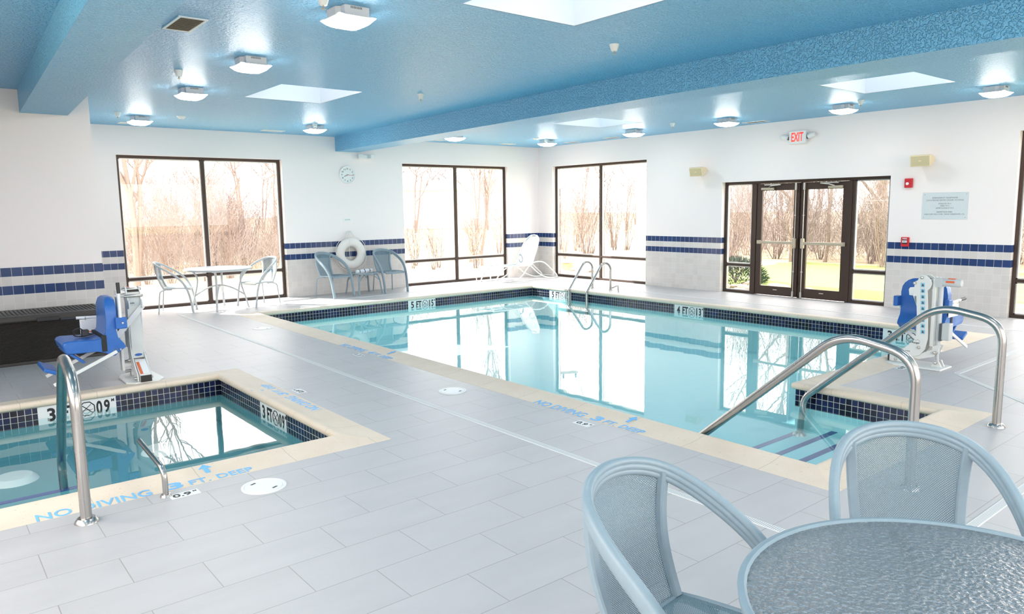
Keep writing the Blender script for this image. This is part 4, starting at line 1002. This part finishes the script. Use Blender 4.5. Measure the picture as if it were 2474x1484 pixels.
# ------------------------------------------------------------------ ceiling fixtures
def ceiling_light(x, y, label):
    t = thing('ceiling_light', label, 'ceiling light', (x, y, H), 0)
    m = MB(); a = .115; ch = .03
    m.prism([(-a + ch, -a), (a, -a), (a, a - ch), (a - ch, a), (-a, a), (-a, -a + .09), (-a + ch, -a + .06)], 'z', -.075, 0); hs = obj('housing', m, 'lampbody', t, bevel=.003)
    m = MB(); m.box(-.145, .145, -.145, .145, -.079, -.072); obj('back_plate', m, 'lampbody', t)
    m = MB()
    for k in range(8): m.box(-.035 + k * .012, -.030 + k * .012, -a - .0015, -a + .001, -.022, -.006)
    obj('vent_slots', m, 'darkgrey', hs)
    b = .152; N = 12
    def fn(u, v):
        s, q = u * 2 - 1, v * 2 - 1; pin = 1 + .0 * abs(s * q); k = (1 - s ** 4) * (1 - q ** 4)
        return Vector((s * b * (.93 + .07 * abs(q) ** 3), q * b * (.93 + .07 * abs(s) ** 3), -.078 - .055 * (k ** .5)))
    m = MB(); m.grid(fn, N, N); m.f = [f[::-1] for f in m.f]; m.mi = [0] * len(m.f)
    obj('diffuser', m, 'lamp', t, smooth=True, angle=0)
    return t
MT['lampbody'] = simple('white lamp housing', (.80, .79, .82), .45)
lights = [(-9.68, -8.92, 'square ceiling light nearest the camera, left of the near skylight'), (-9.62, -6.75, 'square ceiling light second from the near end of the left row'), (-9.56, -4.58, 'square ceiling light third in the left row, beside the left beam'), (-9.42, -1.45, 'square ceiling light directly above the left window'),
    (-6.67, -1.70, 'square ceiling light at the beam end above the wall clock'), (-3.69, -1.70, 'square ceiling light just right of the beam above the second window'), (-1.22, -1.70, 'square ceiling light in the far corner of the room'), (-1.22, -4.22, 'square ceiling light above the corner window on the right wall'),
    (-1.24, -6.35, 'square ceiling light left of the EXIT sign'), (-1.22, -8.40, 'square ceiling light between EXIT sign and the right skylight'), (-1.22, -10.43, 'square ceiling light at the right edge, nearest on the right row')]
L0 = None
for x, y, lb in lights:
    if L0 is None: L0 = ceiling_light(x, y, lb)
    else: dup(L0, (x, y, H), 0, lb)
for i, (x, y) in enumerate([(-9.7, -11.1), (-9.7, -13.3), (-9.7, -15.4), (-1.22, -12.6), (-1.22, -14.8), (-12.6, -8.9), (-12.6, -11.1), (-12.6, -13.3), (-6.9, -13.2), (-3.6, -13.2), (-6.9, -15.4), (-4.0, -15.6)]):  # extra fixtures out of view, added as fill light for the foreground
    dup(L0, (x, y, H), 0, 'added square fill light behind or beside the camera', 'added fill lights outside the view')
def sprinkler(x, y, label, first=[]):
    if first: return dup(first[0], (x, y, H), 0, label)
    t = thing('sprinkler', label, 'sprinkler', (x, y, H)); first.append(t)
    m = MB(); m.lathe([(.045, .004), (.044, -.008), (.032, -.045), (.026, -.06), (.022, -.062), (0, -.062)], (0, 0, 0), 20); obj('escutcheon', m, 'clockface', t, smooth=True)
    m = MB(); m.tube([(0, 0, -.06), (0, 0, -.085)], .006, 8); m.lathe([(0, -.088), (.015, -.088), (.015, -.085), (0, -.085)], (0, 0, 0), 12); obj('nozzle', m, 'closer', t, smooth=True)
    return t
for x, y, lb in [(-10.0, -5.71, 'white ceiling sprinkler between the second and third lights by the left beam'), (-9.80, -1.81, 'white ceiling sprinkler just left of the light above the left window'), (-9.97, -9.12, 'white ceiling sprinkler cut by the top edge of the picture'), (-7.05, -5.75, 'white ceiling sprinkler right of the left skylight, mid ceiling'), (-7.17, -9.25, 'white ceiling sprinkler below the near skylight, beside the beam'), (-1.50, -5.39, 'small white ceiling sprinkler between corner window light and EXIT sign light'), (-1.51, -8.80, 'white ceiling sprinkler beside the light under the right skylight'), (-6.80, -2.0, 'white ceiling sprinkler just above the light at the beam end'), (-1.38, -1.84, 'small white ceiling sprinkler above the far corner light')]: sprinkler(x, y, lb)
for x, y, lb in [(-8.92, -1.85, 'white smoke detector right of the light above the left window'), (-1.81, -1.99, 'white smoke detector left of the far corner light')]:
    t = thing('smoke_detector', lb, 'smoke detector', (x, y, H)); m = MB(); m.lathe([(.07, 0), (.068, -.012), (.045, -.035), (.03, -.045), (0, -.046)], (0, 0, 0), 24); obj('cover', m, 'clockface', t, smooth=True)
    m = MB(); m.lathe([(0, -.050), (.02, -.048), (.022, -.044)], (0, 0, 0), 12); obj('sensor', m, 'lgrey', t)
def vent(x, y, w, l, label, n=12):
    t = thing('ceiling_vent', label, 'vent', (x, y, H)); a, b = w / 2, l / 2; f = .022
    m = MB(); m.box(-a, a, -b, -b + f, -.008, 0); m.box(-a, a, b - f, b, -.008, 0); m.box(-a, -a + f, -b + f, b - f, -.008, 0); m.box(a - f, a, -b + f, b - f, -.008, 0); obj('frame', m, 'clockface', t)
    m = MB(); m.box(-a + f, a - f, -b + f, b - f, -.002, -.0005); obj('backing', m, 'black', t)
    m = MB(); long_y = l > w
    for k in range(n):
        u = (k + .5) / n
        if True:
            yy = -b + f + (l - 2 * f) * u; m.box(-a + f, a - f, -.006, .006, -.001, .001, Matrix.Translation((0, yy, -.005)) @ Matrix.Rotation(R(35), 4, 'X'))
    obj('slats', m, 'closer' if n > 10 else 'clockface', t)
vent(-10.51, -7.77, .22, .48, 'rectangular ceiling vent with dark slats beside the left beam', 14)
vent(-9.33, -.45, .36, .20, 'flat white ceiling register left of the light above the left window', 6)
vent(-6.95, -.50, .40, .20, 'flat white ceiling register above the left window right half', 6)
vent(-3.32, -.50, .36, .20, 'flat white ceiling register left of the far window light', 6)
vent(-1.38, -.50, .38, .20, 'flat white ceiling register near the far corner above the second window', 6)
vent(-.35, -1.60, .20, .36, 'flat white ceiling register right of the far corner light', 6)
vent(-.38, -2.85, .20, .36, 'flat white ceiling register above the corner window', 6)
vent(-.35, -6.35, .20, .45, 'flat white ceiling register above the EXIT sign', 6)
vent(-.35, -7.95, .20, .40, 'flat white ceiling register partly behind the light right of the EXIT sign', 6)
# ------------------------------------------------------------------ outside
GZ = -.06
xs = [-140, LX - .2, TH, 160]; ys = [-90, BY - .2, TH, 190]
m = cells(xs, ys, lambda x, y: LX - .2 < x < TH and BY - .2 < y < TH, GZ)
tag(obj('ground', m, 'ground'), 'tan and green winter grass lawn outside the windows', 'grass', kind='stuff')
m = MB(); m.prism([(TH + .02, .3), (TH + .02, -4.6), (1.7, -4.2), (2.6, -1.5), (6, 3.5), (2.0, 1.2)], 'z', GZ, GZ + .02); tag(obj('walkway', m, 'concrete'), 'pale concrete walkway outside the corner window', 'walkway')
m = MB(); m.prism([(-9.8, TH + .02), (-.2, TH + .02), (-.2, 1.2), (-9.8, 1.2)], 'z', GZ, GZ + .015); tag(obj('gravel_strip', m, 'concrete'), 'pale strip of paving outside the back windows', 'paving')
def branch(mb, p, d, L, r, depth, rnd, up=.25, kids=(3, 5), spread=.55, seg=4, sides=4):
    pts = [p.copy()]; q = p.copy(); dd = d.copy()
    for i in range(seg):
        dd = (dd + Vector((rnd.uniform(-1, 1), rnd.uniform(-1, 1), rnd.uniform(-.6, 1))) * .13 + Vector((0, 0, up * .12))).normalized(); q = q + dd * (L / seg); pts.append(q.copy())
    mb.tube(pts, r, sides if depth > 1 else 3, taper=[1 - .75 * i / seg for i in range(seg + 1)], cap=False)
    if depth <= 0: return
    for k in range(rnd.randint(*kids)):
        f = rnd.uniform(.25, .98); i = min(int(f * seg), seg - 1); b = pts[i].lerp(pts[i + 1], f * seg - i)
        base = (pts[i + 1] - pts[i]).normalized(); side = Vector((rnd.uniform(-1, 1), rnd.uniform(-1, 1), rnd.uniform(-.2, .8))).normalized()
        branch(mb, b, (base * (1 - spread) + side * spread).normalized(), L * rnd.uniform(.35, .6), max(r * .5, .0038), depth - 1, rnd, up, kids, spread, seg, sides)
def shrub_mesh(seed, h, stems, depth=2, lean=.35, r=.016, kids=(4, 7)):
    rnd = random.Random(seed); mb = MB()
    for k in range(stems):
        a = rnd.uniform(0, 2 * math.pi); l = rnd.uniform(.05, lean); d = Vector((math.cos(a) * l, math.sin(a) * l, 1)).normalized()
        branch(mb, Vector((math.cos(a) * .12 * rnd.random(), math.sin(a) * .12 * rnd.random(), 0)), d, h * rnd.uniform(.6, 1), r * rnd.uniform(.7, 1.2), depth, rnd, kids=kids)
    return mb
def tree_mesh(seed, h, r, depth=3, fork=True):
    rnd = random.Random(seed); mb = MB(); d = Vector((rnd.uniform(-.05, .05), rnd.uniform(-.05, .05), 1))
    branch(mb, Vector((0, 0, 0)), d, h, r, depth, rnd, up=.6, kids=(6, 9), spread=.55, seg=7, sides=6)
    if fork: branch(mb, Vector((.03, 0, .2)), Vector((.14, .06, 1)).normalized(), h * .9, r * .8, depth, rnd, up=.6, kids=(5, 8), spread=.5, seg=7, sides=6)
    return mb
protos = []
for i in range(5):
    o = obj('bare_shrub', shrub_mesh(10 + i, 3.2, 12, 2, .45 if i % 2 else .28), 'twig' if i % 3 else 'bark'); protos.append(o)
rnd = random.Random(3); used = set()
def put(i, x, y, s, rz, label, group, name=None):
    src = protos[i]
    o = src if i not in used else src.copy()
    if i in used: COL.objects.link(o)
    used.add(i); o.location = (x, y, GZ - .03); o.rotation_euler = (0, 0, rz); o.scale = (s, s, s * rnd.uniform(.85, 1.15))
    tag(o, label, 'shrub', group); return o
G1 = 'bare shrubs of the thicket outside the left window'
for k in range(44):
    y = rnd.uniform(5.0, 17); x = -12.4 + rnd.uniform(.17, .44) * (y + 14.1); put(rnd.randrange(5), x, y, rnd.uniform(.55, .92), rnd.uniform(0, 6.3), 'leafless reddish brown shrub in the thicket outside the left window', G1)
G2 = 'bare shrubs outside the middle back window'
for k in range(9):
    y = rnd.uniform(3.0, 8); x = -12.4 + rnd.uniform(.60, .80) * (y + 14.1); put(rnd.randrange(5), x, y, rnd.uniform(.38, .68), rnd.uniform(0, 6.3), 'thin leafless shrub outside the middle back window', G2)
G3 = 'bare shrubs outside the corner window'
for k in range(13):
    x = rnd.uniform(5.0, 12); y = -14.1 + rnd.uniform(.86, 1.10) * (x + 12.4); put(rnd.randrange(5), x, y, rnd.uniform(.6, .9), rnd.uniform(0, 6.3), 'leafless shrub with spreading stems outside the corner window', G3)
G4 = 'bare shrubs beyond the lawn outside the glass doors'
for k in range(44):
    x = rnd.uniform(7.8, 16); y = -14.1 + rnd.uniform(.18, .72) * (x + 12.4); put(rnd.randrange(5), x, y, rnd.uniform(.7, 1.15), rnd.uniform(0, 6.3), 'leafless shrub behind the lawn outside the glass doors', G4)
def ftree(seed, x, y, h, r, label, fork=True, mat='bark'):
    o = obj('bare_tree', tree_mesh(seed, h, r, 3, fork), mat); o.location = (x, y, GZ - .05); return tag(o, label, 'tree')
ftree(1, -8.15, 5.5, 5.5, .085, 'leafless double trunked tree at the left side of the left window')
ftree(2, 8.6, -1.9, 6.0, .08, 'leafless tree beyond the lawn seen through the left door glass')
ftree(3, 10.4, -3.7, 6.0, .10, 'leafless tree with twin stems seen through the right sidelight by the doors')
ftree(4, 9.2, -2.7, 5.5, .06, 'leafless tree seen through the right door glass', False)
ftree(5, .9, 3.6, 3.6, .05, 'slender vine covered tree in the right half of the middle back window', False)
ftree(6, 11.5, -9.3, 5.5, .09, 'leafless tree outside the window at the right edge')
far = obj('distant_tree', tree_mesh(21, 7, .075, 2, True), 'twig'); far2 = None
G5 = 'distant leafless trees on the horizon'
tag(far, 'distant leafless tree on the horizon beyond the back windows', 'tree', G5)
for k in range(34):
    a = .28 + .85 * k / 34 + rnd.uniform(-.01, .01); d = rnd.uniform(52, 75); o = far if k == 0 else far.copy()
    if k: COL.objects.link(o)
    o.location = (-12.36 + d * math.sin(a), -14.1 + d * math.cos(a), GZ - .2); s = rnd.uniform(.6, 1.0); o.scale = (s * 1.4, s * 1.4, s); o.rotation_euler = (0, 0, rnd.uniform(0, 6))
# far building
t = thing('distant_building', 'long low pale building far beyond the middle back window', 'building', (24, 47, GZ), R(-25))
m = MB(); m.box(-9, 9, -4, 4, 0, 3.4); obj('wall', m, 'farwall', t); m = MB(); m.box(-9.3, 9.3, -4.3, 4.3, 3.4, 4.3); obj('roof', m, 'farroof', t)
m = MB(); m.box(-9, 9, -4.04, -4.0, 2.2, 2.7); obj('wall_stripe', m, 'farroof', t)
# utility pole
t = thing('utility_pole', 'wooden utility pole with crossarms outside the corner window', 'utility pole', (11.3, 12.2, GZ), R(-38))
m = MB(); m.tube([(0, 0, 0), (0, 0, 9)], .15, 12, taper=[1, .75]); obj('pole', m, 'woodpole', t, smooth=True)
for z in (6.0, 7.6):
    m = MB(); m.box(-1.4, 1.4, -.07, .07, z, z + .13); obj('crossarm', m, 'woodpole', t)
    for x in (-1.3, -.7, .7, 1.3):
        m = MB(); m.lathe([(.02, 0), (.06, .03), (.03, .05), (.07, .09), (.03, .12), (.05, .17), (0, .2)], (x, 0, z + .13), 12); obj('insulator', m, 'darkgrey', t, smooth=True)
for i, (x, z) in enumerate(((-1.3, 6.32), (1.3, 6.32), (-1.3, 7.92), (1.3, 7.92))):
    m = MB(); M = Matrix.Rotation(R(-38), 4, 'Z'); pts = []
    for k in range(21):
        s = -20 + 2 * k; q = M @ Vector((x, s, 0)); pts.append((11.3 + q.x, 12.2 + q.y, GZ + z + .0012 * s * s))
    m.tube(pts, .012, 5); tag(obj('overhead_wire', m, 'black'), ['lower left', 'lower right', 'upper left', 'upper right'][i] + ' overhead wire on the utility pole crossarms', 'wire')
# yellow block, rocks, bush
t = thing('stone_block', 'square ochre yellow block on the ground outside the corner window', 'block', (1.7, .75, GZ), R(20))
m = MB(); m.box(-.13, .13, -.12, .12, 0, .24); obj('body', m, 'sand', t, bevel=.03); m = MB(); m.box(-.15, .15, -.14, .14, .24, .27); obj('cap', m, 'farwall', t, bevel=.01)
rp = []
for i in range(4):
    me = bpy.data.meshes.new('river_rock'); bm = bmesh.new(); bmesh.ops.create_icosphere(bm, subdivisions=2, radius=.12); rr = random.Random(40 + i)
    sc = (rr.uniform(.9, 1.5), rr.uniform(.7, 1.1), rr.uniform(.45, .7))
    for v in bm.verts: k = 1 + rr.uniform(-.14, .14); v.co = Vector((v.co.x * sc[0] * k, v.co.y * sc[1] * k, v.co.z * sc[2] * k))
    bm.to_mesh(me); bm.free(); o = obj('river_rock', me, 'rockm', smooth=True, angle=0); rp.append([o, 0])
def rocks(n, fx, fy, label, group):
    for k in range(n):
        e = rp[rnd.randrange(4)]; o = e[0] if e[1] == 0 else e[0].copy()
        if e[1]: COL.objects.link(o)
        e[1] = 1; x, y = fx(), fy(); o.location = (x, y, GZ + .03); o.rotation_euler = (rnd.uniform(-.3, .3), rnd.uniform(-.3, .3), rnd.uniform(0, 6.3)); s = rnd.uniform(.7, 1.6); o.scale = (s, s, s); tag(o, label, 'rock', group)
rocks(40, lambda: rnd.uniform(.5, 1.9), lambda: rnd.uniform(-6.3, -4.6), 'tan river rock in the bed just outside the left sidelight and door', 'river rocks by the doors')
rocks(26, lambda: rnd.uniform(.5, 2.0), lambda: rnd.uniform(-11.4, -9.6), 'tan river rock in the bed outside the right edge window', 'river rocks outside the right edge window')
rocks(16, lambda: rnd.uniform(.6, 2.0), lambda: rnd.uniform(-.2, 1.0), 'tan river rock by the ochre block outside the corner window', 'river rocks outside the corner window')
t = thing('evergreen_bush', 'low round dark green bush outside the left sidelight of the doors', 'bush', (2.2, -4.3, GZ))
rr = random.Random(9); m = MB()
for k in range(2600):
    a = rr.uniform(0, 2 * math.pi); b = math.acos(rr.uniform(0, 1)); q = Vector((math.sin(b) * math.cos(a) * .75, math.sin(b) * math.sin(a) * .7, math.cos(b) * .55 + .02)) * rr.uniform(.75, 1.0)
    d = (q.normalized() + Vector((rr.uniform(-.6, .6), rr.uniform(-.6, .6), rr.uniform(-.2, .6)))).normalized() * .09; s = d.cross(Vector((rr.random(), rr.random(), rr.random()))).normalized() * .012
    m.add([q - s, q + s, q + d], [(0, 1, 2)])
obj('foliage', m, 'leaf', t)
m = MB()
for k in range(9): branch(m, Vector((0, 0, 0)), Vector((math.cos(k) * .7, math.sin(k) * .7, 1)).normalized(), .6, .015, 1, rr)
obj('stems', m, 'twig', t)
# dense background undergrowth, uncountable
def thicket(n, fn, hmin, hmax, label, seed):
    r_ = random.Random(seed); m = MB()
    for k in range(n):
        x, y = fn(r_); h = r_.uniform(hmin, hmax); a = r_.uniform(0, 6.28); l = r_.uniform(.05, 1.5); p = Vector((x, y, GZ + r_.uniform(0, .5))); d = Vector((math.cos(a) * l, math.sin(a) * l, 1)).normalized() * h
        s = Vector((-math.sin(a), math.cos(a), 0)); w = r_.uniform(.004, .008); q1 = p + d * .5 + Vector((r_.uniform(-.1, .1), r_.uniform(-.1, .1), 0)); q2 = p + d
        m.tube([p, q1, q2], w, 3, taper=[1, .7, .2], cap=False)
    o = obj('undergrowth', m, 'drystem'); tag(o, label, 'undergrowth', kind='stuff')
def f1(r_):
    y = r_.uniform(6, 18); return -12.4 + r_.uniform(.15, .50) * (y + 14.1), y
def f2(r_):
    x = r_.uniform(9, 18); return x, -14.1 + r_.uniform(.15, .78) * (x + 12.4)
thicket(6500, f1, .3, 1.6, 'dense tangle of dry stems outside the left window', 1)
thicket(6500, f2, .3, 2.2, 'dense tangle of dry stems beyond the lawn outside the doors', 2)
# ------------------------------------------------------------------ light, world, camera
w = bpy.data.worlds.new('World'); SC.world = w; w.use_nodes = True; nt = w.node_tree; nt.nodes.clear()
bg = nt.nodes.new('ShaderNodeBackground'); bg.inputs[0].default_value = (1.0, .945, .90, 1); bg.inputs[1].default_value = 4.6
wo = nt.nodes.new('ShaderNodeOutputWorld'); nt.links.new(bg.outputs[0], wo.inputs[0])
sd = bpy.data.lights.new('Sun', 'SUN'); sd.energy = 10.0; sd.angle = R(.53); sd.color = (1, .97, .93); so = bpy.data.objects.new('Sun', sd); COL.objects.link(so)
so.rotation_euler = Vector((.60, -1.0, -.80)).to_track_quat('-Z', 'Y').to_euler()
def portal(cx, cy, cz, sx, sy, rot):
    ld = bpy.data.lights.new('Portal', 'AREA'); ld.shape = 'RECTANGLE'; ld.size = sx; ld.size_y = sy; ld.cycles.is_portal = True
    o = bpy.data.objects.new('Portal', ld); COL.objects.link(o); o.location = (cx, cy, cz); o.rotation_euler = rot
for a, b, z0, z1 in (W1, W2): portal((a + b) / 2, TH + .02, (z0 + z1) / 2, b - a, z1 - z0, (R(-90), 0, 0))
for a, b, z0, z1 in (W3, DR, W4): portal(TH + .02, (a + b) / 2, (z0 + z1) / 2, z1 - z0, b - a, (0, R(90), 0))
portal(LX - .22, (FILL_LEFT[0] + FILL_LEFT[1]) / 2, 1.85, 1.9, FILL_LEFT[1] - FILL_LEFT[0], (0, R(-90), 0))  # portal for the added left fill opening
portal((FILL_REAR[0] + FILL_REAR[1]) / 2, BY - .22, 1.85, FILL_REAR[1] - FILL_REAR[0], 1.9, (R(90), 0, 0))  # portal for the added rear fill opening
for x0, x1, y0, y1 in SKY: portal((x0 + x1) / 2, (y0 + y1) / 2, H + .88, x1 - x0, y1 - y0, (0, 0, 0))
cam = bpy.data.cameras.new('Camera'); co = bpy.data.objects.new('Camera', cam); COL.objects.link(co); SC.camera = co
cam.sensor_width = 36; cam.lens = 1783.8945 / 2474 * 36; cam.clip_start = .05; cam.clip_end = 500
yaw, pitch, roll = 0.68265, -0.133267, -0.013703
fwd = Vector((math.sin(yaw) * math.cos(pitch), math.cos(yaw) * math.cos(pitch), math.sin(pitch))); rt = Vector((math.cos(yaw), -math.sin(yaw), 0)); up = rt.cross(fwd)
r2 = rt * math.cos(roll) + up * math.sin(roll); u2 = -rt * math.sin(roll) + up * math.cos(roll)
M = Matrix.Identity(4)
for j in range(3): M[j][0] = r2[j]; M[j][1] = u2[j]; M[j][2] = -fwd[j]
M[0][3], M[1][3], M[2][3] = -12.36299, -14.09716, 1.69827
co.matrix_world = M
vs = SC.view_settings; vs.view_transform = 'Standard'; vs.look = 'None'; vs.gamma = 1; vs.use_curve_mapping = False; vs.exposure = 0.64
cy = SC.cycles; cy.use_denoising = True; cy.max_bounces = 9; cy.diffuse_bounces = 5; cy.glossy_bounces = 4; cy.transparent_max_bounces = 16; cy.transmission_bounces = 6
cy.caustics_reflective = False; cy.caustics_refractive = False; cy.sample_clamp_indirect = 6
cy.use_adaptive_sampling = True; cy.adaptive_threshold = .015
